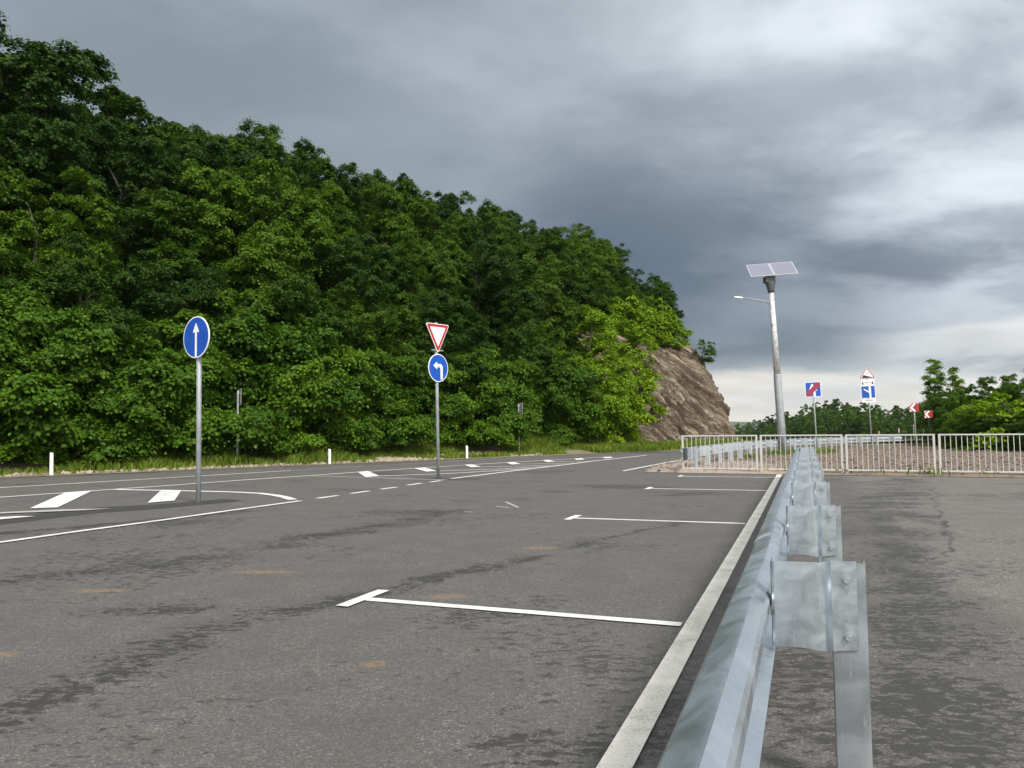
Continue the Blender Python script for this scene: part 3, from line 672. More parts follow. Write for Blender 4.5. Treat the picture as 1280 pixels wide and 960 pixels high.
def near_what(px):
    for lim, s in ((70, 'at the left edge of the forest'), (170, 'left of the blue arrow sign'), (320, 'behind the blue arrow sign'), (460, 'between the arrow sign and the yield sign'), (600, 'behind the yield sign'), (700, 'above the farther bare sign post'), (780, 'left of the rock cutting'), (2000, 'over the rock cutting')):
        if px < lim: return s
rowname = ['at the verge', 'low on the slope', 'halfway up the slope', 'high on the slope', 'on the crest']
rows = [(4.3, 3.8, 6.2, 'verge'), (7.2, 4.1, 8.4, 'low'), (10.6, 4.3, 9.2, 'mid'), (14.0, 4.4, 9.2, 'high'), (17.6, 4.3, 9.0, 'crest'), (21.4, 4.6, 8.4, 'crest')]
k = 0
for ri, (o0, st, hh, _) in enumerate(rows):
    t = -12.0 + random.random() * 2
    tmax = 33.0 if ri < 2 else (40 if ri == 2 else 47.0 + ri)
    while t < tmax:
        tj, oj = t + random.uniform(-.9, .9), o0 + random.uniform(-.9, .9)
        x, y = road(tj, oj); z = float(hill_z(tj, oj)) - 0.15
        h = hh * random.uniform(0.86, 1.14)
        px, _ = pix(x, y, z + h); lim = np.interp(px, [s[0] for s in SIL], [s[1] for s in SIL]); d = math.hypot(x, y) * 0.98
        d = Vector((x, y, z - H)).dot(fw)
        # keep the treetops at the skyline's height
        dz = (Vector((0, 0, H)) + (fw + cr_ * ((px - 640) / F) + cu_ * ((480 - lim) / F)) * d).z
        top = dz - (random.uniform(-0.75, 1.5) if px < 640 else random.uniform(0.1, 1.6)) if ri >= 2 else dz - random.uniform(0.6, 2.5)
        if ri >= 3: h = min(max(h, top - z - 0.4), 13.5)
        h = min(h, top - z)
        if ri < 2 and px > 690: h = 0
        if h > 2.2:
            q = random.random(); key = 'forest' if q < 0.52 else 'dark'
            kind = 'green' if key == 'forest' else 'dark green'
            lab = '%s broadleaf tree %s, %s' % (kind, rowname[min(ri, 4)], near_what(px))
            tree(key, random.randrange(9), x, y, z, h, lab, 'forest trees on the hillside', wide=random.uniform(0.92, 1.15) * (1.1 if h < 6 else 1)); k += 1
        t += st * random.uniform(0.85, 1.2)
# bushes along the foot of the forest
for i, (px, o0, h, key, lab) in enumerate([(-30, 2.9, 5.6, 'bush', 'big drooping bush cut by the left edge of the photo'), (22, 3.0, 4.4, 'bush', 'bush above the leftmost white marker post'), (85, 3.3, 5.4, 'bush', 'tall spreading bush just right of the leftmost marker post'),
        (150, 3.0, 5.0, 'bush', 'rounded bush left of the arrow sign pole'), (210, 3.2, 4.4, 'bush', 'low bush directly behind the arrow sign pole'), (268, 4.6, 5.2, 'bush', 'bush behind the nearer bare sign post'), (345, 3.3, 5.9, 'bush', 'large pale rounded bush between arrow sign and second marker post'),
        (385, 3.2, 5.2, 'bush', 'bush rising above the second white marker post'), (450, 3.6, 4.2, 'bush', 'dark bush right of the second marker post'), (505, 3.5, 4.6, 'bush', 'bush just left of the yield sign pole'), (560, 3.4, 4.6, 'bush', 'bush between the yield sign and third marker post'),
        (612, 3.6, 5.0, 'bush', 'bush right of the third marker post'), (675, 4.2, 5.0, 'bush', 'bush right behind the farther bare sign post'), (704, 3.4, 3.6, 'bush', 'pale green bush right of the farther bare sign post'), (770, 3.2, 3.6, 'shrub', 'pale green bush at the foot of the bright young tree'),
        (790, 4.2, 3.2, 'shrub', 'small yellow green bush against the left edge of the rock cutting')]):
    dx = (px - 640) / F; t = ((E0[0] + o0 * EN[0]) - dx * (E0[1] + o0 * EN[1])) / (dx * EU[1] - EU[0]); x, y = road(t, o0)
    tree(key, i, x, y, float(hill_z(t, o0)) - 0.1, h, lab, wide=1.0)
for px, o0, h, lab in [(744, 2.9, 8.6, 'bright yellow green young tree left of the rock cutting'), (722, 3.2, 5.0, 'shorter yellow green tree left of the brightest young tree'), (776, 3.6, 5.2, 'light green young tree at the edge of the rock cutting'), (690, 4.6, 6.0, 'light green young tree right of the farther bare sign post'), (803, 7.2, 3.6, 'small bright tree at the upper left corner of the rock cutting')]:
    dx = (px - 640) / F; t = ((E0[0] + o0 * EN[0]) - dx * (E0[1] + o0 * EN[1])) / (dx * EU[1] - EU[0]); x, y = road(t, o0)
    tree('bright', px, x, y, float(hill_z(t, o0)) - 0.2, h, lab, wide=1.05)
for tt_, o0, h, key, lab in [(40.6, 8.2, 2.8, 'shrub', 'bright shrub on top of the rock cutting, left of the brink'), (42.0, 8.6, 3.6, 'shrub', 'tall bright shrub on the brink of the rock cutting'), (42.9, 8.2, 2.9, 'shrub', 'bright shrub at the rightmost top of the rock cutting'), (39.0, 8.0, 3.2, 'shrub', 'shrub at the upper left rim of the rock cutting'),
                           (43.6, 7.6, 1.7, 'shrub', 'small bright shrub overhanging the right end of the cutting'), (37.4, 7.6, 3.4, 'shrub', 'shrub over the upper left part of the rock cutting'), (34.6, 6.3, 3.0, 'shrub', 'shrub covering the left edge of the rock face near its top'), (33.8, 5.0, 2.8, 'shrub', 'shrub covering the lower left edge of the rock face'), (36.2, 5.9, 2.4, 'shrub', 'shrub clinging to the left part of the rock face')]:
    x, y = road(tt_, o0); tree(key, int(tt_), x, y, float(hill_z(tt_, o0)) - 0.25, h, lab)
x, y = road(43.7, 6.2); tree('sapling', 0, x, y, 5.6, 2.3, 'lone thin sapling leaning out at the right shoulder of the rock cutting').rotation_euler = (0.1, 0.35, 0)
for px, o0, yt, key, lab in [(803, 10.0, 338, 'forest', 'tree on the crest directly above the rock cutting, left of the lower one'), (829, 9.6, 366, 'dark', 'lower tree on the crest at the right end of the wood'), (783, 9.0, 352, 'forest', 'tree above the upper left corner of the rock cutting')]:
    dx = (px - 640) / F; t = ((E0[0] + o0 * EN[0]) - dx * (E0[1] + o0 * EN[1])) / (dx * EU[1] - EU[0]); x, y = road(t, o0); z = float(hill_z(t, o0)) - 0.2
    tree(key, px, x, y, z, H + (538.2 - (px - 640) * 0.0087 - yt) * y / F - z, lab)
# trees on the right, behind the gravel bed
def ray_at(px, d): return ((px - 640) / F * d, d)
for i, (px, d, ytop, key, wide, lab) in enumerate([(1169, 66, 446, 'poplar', 1.2, 'tall pale pointed tree right of the two near chevron signs'), (1193, 64, 454, 'poplar', 0.8, 'thin pointed tree right of the tallest pale pointed tree'), (1184, 64, 490, 'forest', 0.95, 'green tree under the thin pointed tree'),
        (1213, 43, 484, 'bush', 0.8, 'light green bush behind the fence, third crown from the pointed trees'), (1240, 42, 470, 'forest', 0.9, 'green tree behind the rightmost fence section'), (1275, 40, 464, 'forest', 0.95, 'full green tree at the right edge of the photo'), (1225, 38, 497, 'bush', 1.0, 'bright bush in front of the trees on the right'),
        (1262, 36, 490, 'shrub', 1.3, 'bright bush by the right edge behind the fence'), (1300, 38, 470, 'forest', 1.0, 'tree cut off by the right edge of the photo'), (1212, 39, 512, 'bush', 1.0, 'low tree at the back edge of the gravel bed'), (1240, 36, 520, 'dark', 1.7, 'low dark tree behind the rightmost fence section'), (1285, 34, 520, 'forest', 1.7, 'low spreading tree near the right edge of the photo'),
        (1150, 190, 504, 'far', 0.9, 'tree behind the two near chevron signs'), (1206, 58, 497, 'forest', 1.2, 'tree filling the gap behind the pointed trees'), (1230, 50, 492, 'forest', 1.3, 'tree farther back on the right'), (1330, 40, 468, 'forest', 1, 'tree outside the right edge'), (1196, 43, 520, 'dark', 1.4, 'low dark tree left of the bright bushes on the right'), (1200, 60, 470, 'poplar', 1.0, 'far pointed treetop between the trees on the right')]):
    x, y = ray_at(px, d); zt = H + (535.2 - (px - 990) * 0.0088 - ytop) * d / F; z = -0.3
    tree(key, i, x, y, z, zt - z, lab, wide=wide)
# wooded rise beyond the road
SK = [(905, 540), (920, 533), (940, 527), (970, 517), (1000, 508), (1030, 502), (1060, 499), (1090, 503), (1110, 507), (1130, 508), (1160, 507), (1200, 505), (1240, 505)]
SD = [(905, 360), (940, 320), (1000, 270), (1060, 240), (1130, 230), (1240, 230)]
wl = [(950, 'left of the solar street lamp'), (1000, 'behind the solar street lamp'), (1050, 'behind the blue lane sign'), (1110, 'behind the steep hill sign'), (2000, 'behind the chevron signs')]
for ri, f in enumerate((1.0, 0.92, 0.84, 0.76)):
    px = 903.0
    while px < 1235:
        d = float(np.interp(px, *zip(*SD))) * f * random.uniform(0.95, 1.05); x, y = ray_at(px, d)
        ys = float(np.interp(px, *zip(*SK))) + (0 if ri == 0 else 4 + ri * 5.0) + random.uniform(-2.5, 4)
        zt = H + (535.2 - (px - 990) * 0.0088 - ys) * d / F; zg = float(drop(x, y)) - 1.0
        h = zt - zg; z = zg
        if h > 11: z = zt - 11; h = 11
        if h > 1.5:
            w = next(s for l, s in wl if px < l)
            tree('far', random.randrange(3), x, y, z, h, '%s tree of the distant wood %s' % (['topmost', 'upper', 'middle', 'lower'][ri], w), 'trees of the distant wood', wide=max(1.0, min(2.2, 7.0 / h)) * random.uniform(.9, 1.1))
        px += max(7.0, 5.2 / d * F) * random.uniform(0.8, 1.15)
def knoll():   # the rise those trees stand on
    tt = np.linspace(890, 1260, 60); ff = np.linspace(0.5, 1.25, 24); v = []
    for px in tt:
        for f in ff:
            d = float(np.interp(px, *zip(*SD))) * f; x, y = ray_at(px, d); ys = float(np.interp(px, *zip(*SK))) + 10
            zt = H + (535.2 - (px - 990) * 0.0088 - ys) * d / F - 9.5; e = min(smooth(0.5, 0.9, f), smooth(1.25, 1.05, f))
            g = float(drop(x, y)) - 0.2; v.append((x, y, g + max(0, zt - g) * float(e)))
    I = np.arange(len(v)).reshape(60, 24); f = np.stack([I[:-1, :-1], I[1:, :-1], I[1:, 1:], I[:-1, 1:]], -1).reshape(-1, 4)
    tag(link('hill', np_mesh('hill', v, f, True), 'far_green'), 'low rise under the distant wood', 'hill', kind='structure')
knoll()
def ridge(name, d, pts, depth, label):
    v = []; xs = np.linspace(pts[0][0], pts[-1][0], 90); nn = 10
    for px in xs:
        ys = float(np.interp(px, *zip(*pts))) + 1.2 * (float(fbm(np.array([[px * 0.05, d * .01]]), 4, 3)[0]) - 0.45)
        for j in range(nn):
            q = j / (nn - 1); dd = d - depth / 2 + depth * q; zt = H + (535.2 - (px - 990) * 0.0088 - ys) * d / F
            x, y = ray_at(px, dd); v.append((x, y, -8 + (zt + 8) * math.sin(math.pi * q)))
    I = np.arange(len(v)).reshape(90, nn); f = np.stack([I[:-1, :-1], I[1:, :-1], I[1:, 1:], I[:-1, 1:]], -1).reshape(-1, 4)
    tag(link(name, np_mesh(name, v, f, True), 'far_green'), label, 'hill', kind='structure')
ridge('hills', 2600, [(500, 520), (860, 526), (900, 526.5), (960, 528), (1040, 530), (1100, 534)], 700, 'far hazy ridge seen just right of the rock cutting')
ridge('hills', 900, [(1080, 534), (1120, 516), (1140, 506), (1156, 502), (1180, 500), (1230, 508), (1300, 525)], 320, 'dark far hill showing behind the tall pointed tree')

# ------------------------------------------------------------------ crash barriers
WP = [(-.016, .157), (-.022, .156), (-.050, .143), (-.074, .131), (-.083, .117), (-.084, .092), (-.077, .076), (-.045, .056), (-.012, .038), (-.002, .022), (-.001, -.020), (-.010, -.036), (-.043, -.056), (-.074, -.076), (-.081, -.092), (-.080, -.117), (-.071, -.131), (-.045, -.143), (0.004, -.155), (.011, -.156)]
def w_loop(th=0.004):
    out = []
    for i, (a, b) in enumerate(WP):
        p, q = WP[max(i - 1, 0)], WP[min(i + 1, len(WP) - 1)]; dx, dz = q[0] - p[0], q[1] - p[1]; L = math.hypot(dx, dz)
        out.append((a - dz / L * -th, b + dx / L * -th))
    return WP + out[::-1]
LOOP = w_loop()
def sweep(name, path, zc, mat, parent, off=0.0):
    bm = bmesh.new(); rings = []
    for i, p in enumerate(path):
        d = (path[min(i + 1, len(path) - 1)] - path[max(i - 1, 0)]).normalized(); r = Vector((d.y, -d.x))
        rings.append([bm.verts.new((p.x + r.x * (s + off), p.y + r.y * (s + off), zc[i] + z)) for s, z in LOOP])
    n = len(LOOP)
    for A, B in zip(rings, rings[1:]):
        for j in range(n):
            f = bm.faces.new((A[j], A[(j + 1) % n], B[(j + 1) % n], B[j])); f.smooth = True
    bm.faces.new(rings[0]); bm.faces.new(rings[-1][::-1])
    bmesh.ops.recalc_face_normals(bm, faces=bm.faces[:])
    o = from_bm(name, bm, mat, parent)
    o.data.set_sharp_from_angle(angle=rad(17))
    return o
# local frame of a post: x right (away from traffic), y along the barrier, z up; origin on the ground at the beam's back
def post_bm(h=0.755):
    bm = bmesh.new(); x0, x1 = 0.196, 0.306
    prof = [(x0, 0.0), (x1, 0.0), (x1, 0.055), (x1 - 0.005, 0.055), (x1 - 0.005, 0.005), (x0 + 0.005, 0.005), (x0 + 0.005, 0.055), (x0, 0.055)]
    a = [bm.verts.new((x, y, -0.3)) for x, y in prof]; b = [bm.verts.new((x, y, h)) for x, y in prof]; n = len(prof)
    bm.faces.new(a); bm.faces.new(b)
    for i in range(n): bm.faces.new((a[i], a[(i + 1) % n], b[(i + 1) % n], b[i]))
    bmesh.ops.recalc_face_normals(bm, faces=bm.faces[:])
    es = [e for e in bm.edges if abs(e.verts[0].co.z - e.verts[1].co.z) > 0.5 and min(e.verts[0].co.y, e.verts[1].co.y) < 0.001]
    bmesh.ops.bevel(bm, geom=es, offset=0.006, segments=3, affect='EDGES', profile=0.5)
    return bm
def plate_bm(z0=0.462, z1=0.752):
    bm = bmesh.new(); th = 0.004
    c = [(0.003, 0.10), (0.003, 0.012), (0.006, 0.003), (0.014, -0.002), (0.10, -0.004), (0.155, -0.007), (0.165, -0.003), (0.176, 0.004), (0.187, 0.001), (0.198, -0.008), (0.210, -0.0065), (0.277, -0.0065)]
    nz = 7
    outer, inner = [], []
    for i, (x, y) in enumerate(c):
        p, q = c[max(i - 1, 0)], c[min(i + 1, len(c) - 1)]; dx, dy = q[0] - p[0], q[1] - p[1]; L = math.hypot(dx, dy)
        outer.append((x, y)); inner.append((x - dy / L * th, y + dx / L * th))
    loop = outer + inner[::-1]; n = len(loop); rings = []
    for k in range(nz):
        q = k / (nz - 1); r = []
        for (x, y) in loop:
            zz = z0 + (z1 - z0) * q
            if k == nz - 1: zz += 0.010 * smooth(0.16, 0.22, x) - 0.004 * (1 - smooth(0.0, 0.05, x))
            if k == 0: zz += 0.004 * math.sin(x * 22) - 0.003 + 0.012 * float(smooth(0.18, 0.23, x))
            r.append(bm.verts.new((x, y + (0.0012 * math.sin(q * 3.1) * (x < 0.2) * (x > 0.02)), zz)))
        rings.append(r)
    for A, B in zip(rings, rings[1:]):
        for j in range(n):
            f = bm.faces.new((A[j], A[(j + 1) % n], B[(j + 1) % n], B[j])); f.smooth = True
    bm.faces.new(rings[0]); bm.faces.new(rings[-1])
    bmesh.ops.recalc_face_normals(bm, faces=bm.faces[:])
    return bm
def bolt_bm():
    bm = bmesh.new()
    bmesh.ops.create_cone(bm, cap_ends=True, segments=20, radius1=0.0165, radius2=0.0165, depth=0.003, matrix=Matrix.Translation((0, 0.0, 0)) @ Matrix.Rotation(rad(90), 4, 'X'))
    bmesh.ops.create_cone(bm, cap_ends=True, segments=6, radius1=0.0115, radius2=0.0105, depth=0.009, matrix=Matrix.Translation((0, -0.006, 0)) @ Matrix.Rotation(rad(90), 4, 'X'))
    return bm
def me_of(bm, name, mat):
    me = bpy.data.meshes.new(name); bm.to_mesh(me); bm.free(); me.materials.append(MAT[mat]); me.set_sharp_from_angle(angle=rad(28)); return me
ME_POST, ME_PLATE, ME_BOLT = me_of(post_bm(), 'barrier_post', 'post'), me_of(plate_bm(), 'spacer_plate', 'galv'), me_of(bolt_bm(), 'bolt', 'pole')
ME_POST2, ME_PLATE2 = me_of(post_bm(), 'barrier_post_bright', 'zinc'), me_of(plate_bm(), 'spacer_plate_bright', 'zinc')
def add_post(parent, p, d, z=0.0, bolts=True, far=False):
    rz = math.atan2(d.y, d.x) - math.pi / 2
    for nm, me in ((('post', ME_POST), ('spacer_block', ME_PLATE)) if bolts else (('post', ME_POST2), ('spacer_block', ME_PLATE2))):
        o = link(nm, me, None, parent); o.location = (p.x, p.y, z); o.rotation_euler = (0, 0, rz)
        if nm == 'spacer_block' and bolts:
            for bz in (0.51, 0.70):
                c = link('bolt', ME_BOLT, None, o); c.location = (0.246, -0.0085, bz)
b1 = root('crash_barrier', (0, 0, 0), label='long galvanised crash barrier running away from the camera beside the cream line', cat='crash barrier')
base0 = Vector(P(962, 700, 0.752))
post_path = [base0 + U * (2.05 * i) for i in range(9)]
beam_ends = [-2.9] + [1.0 + 4.1 * i for i in range(4)] + [2.05 * 8 + 0.55]
for i, (a, b) in enumerate(zip(beam_ends, beam_ends[1:])):
    n = max(2, int((b - a) / 0.5)); pth = [base0 + U * (a - (0.3 if i else 0) + (b - a + (0.3 if i else 0)) * k / n) for k in range(n + 1)]
    sweep('beam', pth, [0.594 + 0.0] * len(pth), 'beam', b1, -0.002 - (0.005 if i % 2 else 0.0))
for i in range(9): add_post(b1, post_path[i] + R_ * random.uniform(-.004, .004), U, random.uniform(-.004, .004) if i else 0)
# bolts on the beam's back at each post
me_b = me_of(bolt_bm(), 'beam_bolt', 'dark')
for i in range(9):
    for dz in (-0.0,):
        o = link('beam_bolt', me_b, None, b1); q = post_path[i] + U * -0.06 + R_ * 0.004; o.location = (q.x, q.y, 0.594 + dz); o.rotation_euler = (0, 0, math.atan2(U.y, U.x) - math.pi / 2 + math.pi / 2)
# far barrier along the road
b2 = root('crash_barrier', (0, 0, 0), label='curving galvanised crash barrier between the gravel bed and the road', cat='crash barrier')
path2 = resample(RAIL2, 0.5); z2 = [0.53] * len(path2)
sweep('beam', path2, z2, 'zinc', b2)
for q in range(1, len(path2) - 1, 4):
    d = (path2[q + 1] - path2[q - 1]).normalized(); add_post(b2, path2[q], d, -0.065, bolts=False)
# rounded end piece of the far barrier
bm = bmesh.new(); p0 = path2[0]; d0 = (path2[0] - path2[1]).normalized(); rr = Vector((-d0.y, d0.x))
pe = [p0 + d0 * (0.02 + 0.16 * math.sin(a)) + rr * (0.06 * (1 - math.cos(a))) for a in np.linspace(0, math.pi, 9)]
va = [bm.verts.new((q.x, q.y, 0.375)) for q in pe]; vb = [bm.verts.new((q.x, q.y, 0.685)) for q in pe]
for i in range(8): bm.faces.new((va[i], va[i + 1], vb[i + 1], vb[i])).smooth = True
bmesh.ops.solidify(bm, geom=bm.faces[:], thickness=0.006)
from_bm('end_piece', bm, 'zinc', b2)

# ------------------------------------------------------------------ white fence of free standing sections
def fence_section(s0, s1, nbar, label):
    a, b = fence_pt(s0), fence_pt(s1); L = (b - a).length; rz = math.atan2((b - a).y, (b - a).x)
    r = root('fence_section', (a.x, a.y, 0), rz, 0, label, 'fence', 'white fence sections beside the gravel bed')
    for x in (0, L):
        bm = bmesh.new(); box(bm, (x - .025, -.025, -0.15), (x + .025, .025, 1.0), 0.004); from_bm('post', bm, 'fence', r)
    bm = bmesh.new(); box(bm, (-.025, -.026, 1.0), (L + .025, .026, 1.035), 0.004); from_bm('top_rail', bm, 'fence', r)
    bm = bmesh.new(); box(bm, (.026, -.02, .105), (L - .026, .02, .145), 0.003); from_bm('bottom_rail', bm, 'fence', r)
    bm = bmesh.new()
    for i in range(1, nbar + 1):
        x = L * i / (nbar + 1); box(bm, (x - .0075, -.0075, .146), (x + .0075, .0075, .999))
    from_bm('bars', bm, 'fence', r)
def s_of(px): 
    dx = (px - 640) / F; return (dx * FA.y - FA.x) / (FD.x - dx * FD.y)
for a, b, lab in [(852, 944, 'leftmost white fence section, in front of the pink gravel'), (949.5, 1050, 'white fence section behind the end of the near crash barrier'), (1056, 1165, 'white fence section in front of the steep hill sign'), (1172, 1287, 'white fence section cut by the right edge of the photo')]:
    fence_section(s_of(a), s_of(b), 15, lab)
s4 = s_of(1294); fence_section(s4, s4 + 2.0, 15, 'white fence section just beyond the right edge of the photo')

# ------------------------------------------------------------------ signs and posts
def verge_pt(px, o):
    dx = (px - 640) / F; t = ((E0[0] + o * EN[0]) - dx * (E0[1] + o * EN[1])) / (dx * EU[1] - EU[0]); return road(t, o)
def ell(rx, n=48): return [(rx * math.cos(2 * math.pi * i / n), rx * math.sin(2 * math.pi * i / n)) for i in range(n)]
def rounded(poly, r, seg=5):
    out = []; n = len(poly)
    for i in range(n):
        p, a, b = Vector(poly[i]), Vector(poly[i - 1]), Vector(poly[(i + 1) % n])
        u, v = (a - p).normalized(), (b - p).normalized(); ang = u.angle(v); dd = r / math.tan(ang / 2)
        s, e = p + u * dd, p + v * dd
        for k in range(seg + 1):
            t = k / seg; out.append(tuple((1 - t) ** 2 * s + 2 * t * (1 - t) * p + t * t * e))
    return out
def shift(poly, dx, dz, s=1.0): return [(x * s + dx, z * s + dz) for x, z in poly]
def part(name, poly, y0, y1, mat, parent):
    bm = bmesh.new(); prism(bm, poly, y0, y1); return from_bm(name, bm, mat, parent)
def pole(parent, h, r=0.038, seg=16, mat='pole', cap=True):
    bm = bmesh.new(); tube(bm, [(0, 0, -0.4), (0, 0, h * 0.5), (0, 0, h)], [r] * 3, seg); return from_bm('pole', bm, mat, parent)
def brackets(parent, zs, w=0.22, y=-0.045):
    bm = bmesh.new()
    for z in zs: box(bm, (-w, y, z - .015), (w, y + .012, z + .015)); box(bm, (-.05, y + .002, z - .014), (.05, .05, z + .014), 0.01)
    from_bm('bracket', bm, 'grey', parent)
def text(name, s, size, x, z, y, mat, parent):
    cu = bpy.data.curves.new(name, 'FONT'); cu.body = s; cu.size = size; cu.align_x = 'CENTER'; cu.align_y = 'CENTER'; cu.extrude = 0.0008
    o = bpy.data.objects.new(name, cu); COL.objects.link(o); dg = bpy.context.evaluated_depsgraph_get(); me = bpy.data.meshes.new_from_object(o.evaluated_get(dg)); bpy.data.objects.remove(o)
    t = link(name, me, mat, parent); t.rotation_euler = (rad(90), 0, 0); t.location = (x, y, z); return t
def disc(parent, zc, r):
    p = part('panel', shift(ell(r), 0, zc), -.062, -.046, 'white', parent)
    part('face', shift(ell(r * 0.945), 0, zc), -.0645, -.0622, 'blue', p); return p
LEAN = rad(-1.1)
# blue arrow sign
x, y = P(248, 628.5)
r = root('road_sign', (x, y, 0), rad(-33), LEAN, 'blue round sign with a straight white arrow on a tall pole by the left island', 'road sign')
pole(r, 3.02, 0.043); brackets(r, [2.75, 3.0]); bm = bmesh.new(); tube(bm, [(0, 0, 0.0), (0, 0, 0.02)], [0.10, 0.06]); from_bm('collar', bm, 'patch', r)
p = disc(r, 2.905, 0.37); part('arrow', [(-.026, 2.545), (.026, 2.545), (.026, 2.99), (.09, 2.99), (.004, 3.155), (-.004, 3.155), (-.09, 2.99), (-.026, 2.99)], -.0668, -.0647, 'white', p)
# yield sign with turn left disc
x, y = P(548, 598)
r = root('road_sign', (x, y, 0), rad(52), LEAN, 'yield triangle above a blue left turn disc on one pole', 'road sign')
pole(r, 4.02, 0.042); bm = bmesh.new(); tube(bm, [(0, 0, 0.0), (0, 0, 0.03)], [0.12, 0.06]); from_bm('collar', bm, 'patch', r); brackets(r, [2.7, 3.0, 3.3, 3.85])
p = disc(r, 2.84, 0.362)
part('arrow', [(.075, 2.53), (.155, 2.56), (.155, 2.89), (.10, 2.945), (-.05, 2.945), (-.05, 3.0), (-.19, 2.90), (-.05, 2.80), (-.05, 2.86), (.05, 2.86), (.075, 2.84)], -.0668, -.0647, 'white', p)
tri = [(0, 3.215), (.44, 3.985), (-.44, 3.985)]
cx, cz = 0, sum(q[1] for q in tri) / 3
def sc(poly, f): return [((a - cx) * f + cx, (b - cz) * f + cz) for a, b in poly]
p = part('warning_panel', rounded(tri, 0.05), -.062, -.046, 'white', r)
q = part('red_border', rounded(sc(tri, 0.94), 0.045), -.0645, -.0622, 'red', p); part('face', rounded(sc(tri, 0.66), 0.02), -.0668, -.0647, 'white', p)
# bare sign posts seen from behind
for (px, py, h, rz, lab) in [(297, 489, 2.95, 118, 'nearer bare sign post with its plate edge on, left of the second marker post'), (648, 506, 2.55, 112, 'farther bare sign post with its plate edge on, right of the third marker post')]:
    x, y = verge_pt(px, 1.0); zz_ = float(hill_z(np.array((Vector((x, y)) - Vector(E0)).dot(Vector(EU))), 1.0)); h = H + (539.0 - py - (px - 640) * 0.0087) * y / F - zz_; r = root('sign_post', (x, y, zz_), rad(rz), rad(-0.4), lab, 'sign post')
    pole(r, h, 0.037); brackets(r, [h - .12, h - .38], 0.3); part('plate', rounded([(-.33, h - .52), (.33, h - .52), (.33, h + .06), (-.33, h + .06)], .03), -.06, -.048, 'grey', r)
    bm = bmesh.new(); box(bm, (-.09, -.09, -.1), (.09, .09, .05), .02); from_bm('footing', bm, 'shoulder', r)
# white marker posts
for px, py, hp, lab in [(66, 594.7, 29, 'leftmost white marker post on the verge'), (412, 579, 19.3, 'second white marker post, left of the yield sign'), (583, 571, 16.4, 'third white marker post, right of the yield sign')]:
    x, y = verge_pt(px, 0.42); hp = hp; r = root('marker_post', (x, y, 0.0), rad(40 + random.uniform(-8, 8)), rad(-0.5), lab, 'marker post', 'white marker posts along the verge')
    bm = bmesh.new(); hh = hp * Vector((x, y, 0)).dot(fw) / F; prism(bm, rounded([(-.045, -.3), (.045, -.3), (.045, hh - .02), (-.045, hh)], .006, 2), -.03, .03); from_bm('body', bm, 'delin', r)
# end of climbing lane sign
def at_d(px, d): return ((px - 640) / F * d, d)
x, y = at_d(1019.5, 36.5)
r = root('road_sign', (x, y, 0.03), rad(-14), rad(-2.0), 'blue square end of lane sign with a red diagonal beside the solar street lamp', 'road sign')
pole(r, 3.2, 0.036); zc, hw = 3.03, 0.36
sq = lambda c, h, w=None: [(-(w or h), c - h), ((w or h), c - h), ((w or h), c + h), (-(w or h), c + h)]
brackets(r, [2.85, 3.1])
p = part('panel', rounded(sq(zc, hw), .04), -.062, -.046, 'white', r); part('face', rounded(sq(zc, hw * .93), .03), -.0645, -.0622, 'blue', p)
part('arrow', [(.0, zc - .33), (.10, zc - .33), (.10, zc - .06), (.19, zc - .06), (.06, zc + .12), (-.02, zc + .27), (-.06, zc + .27), (-.19, zc - .03), (-.06, zc - .06), (.0, zc - .12)], -.0668, -.0647, 'white', p)
part('diagonal', [(-.332, zc - .332), (-.10, zc - .332), (-.08, zc - .18), (.332, zc + .16), (.332, zc + .332), (.14, zc + .332), (.10, zc + .14), (-.332, zc - .16)][0:0] or [(-.33, zc - .33), (-.16, zc - .33), (.33, zc + .18), (.33, zc + .33), (.17, zc + .33), (-.33, zc - .17)], -.0692, -.067, 'darkred', p)
# steep hill and escape lane sign
x, y = at_d(1088, 43.0)
r = root('road_sign', (x, y, 0.03), rad(-22), rad(-1.8), 'steep hill triangle over distance plates and a blue escape lane square', 'road sign')
g = lambda yp: H + (534.3 - yp) * 43.0 / F
zt, zb = g(459.5), g(473.5)
pole(r, zt - .05, 0.036)
tri = [(-.42, zb), (.42, zb), (0, zt)]; cz = zb + (zt - zb) / 3
p = part('warning_panel', rounded(tri, .05), -.062, -.046, 'white', r); part('red_border', rounded(sc(tri, .95), .045), -.0645, -.0622, 'darkred', p); part('face', rounded(sc(tri, .78), .02), -.0668, -.0647, 'white', p)
part('slope', [(-.27, cz - .165), (.27, cz - .165), (-.20, cz - .015)], -.0692, -.067, 'black', p); text('grade', '10%', 0.12, .03, cz + .06, -.067, 'black', p)
z0, z1 = g(482.6), g(475.0); zc = (z0 + z1) / 2
p = part('distance_plate', rounded(sq(zc, (z1 - z0) / 2, .34), .02), -.062, -.046, 'white', r)
text('legend', '1000 м', 0.13, 0, zc, -.0625, 'black', p)
for s in (-1, 1): part('arrow_mark', [(s * .30, zc - .10), (s * .20, zc - .10), (s * .25, zc + .11)], -.0645, -.0622, 'black', p)
z0, z1 = g(498.4), g(483.0); zc = (z0 + z1) / 2; hw = (z1 - z0) / 2
p = part('lane_panel', rounded(sq(zc, hw, .36), .03), -.062, -.046, 'white', r); part('face', rounded(sq(zc, hw * .94, .34), .025), -.0645, -.0622, 'blue', p)
part('lane_symbol', [(.05, zc - hw * .94), (.15, zc - hw * .94), (.15, zc + hw * .9), (.03, zc + hw * .9), (.03, zc + .04), (-.20, zc + .2), (-.24, zc + .15), (.05, zc - .06)], -.0668, -.0647, 'white', p)
z0, z1 = g(503.8), g(499.0); zc = (z0 + z1) / 2
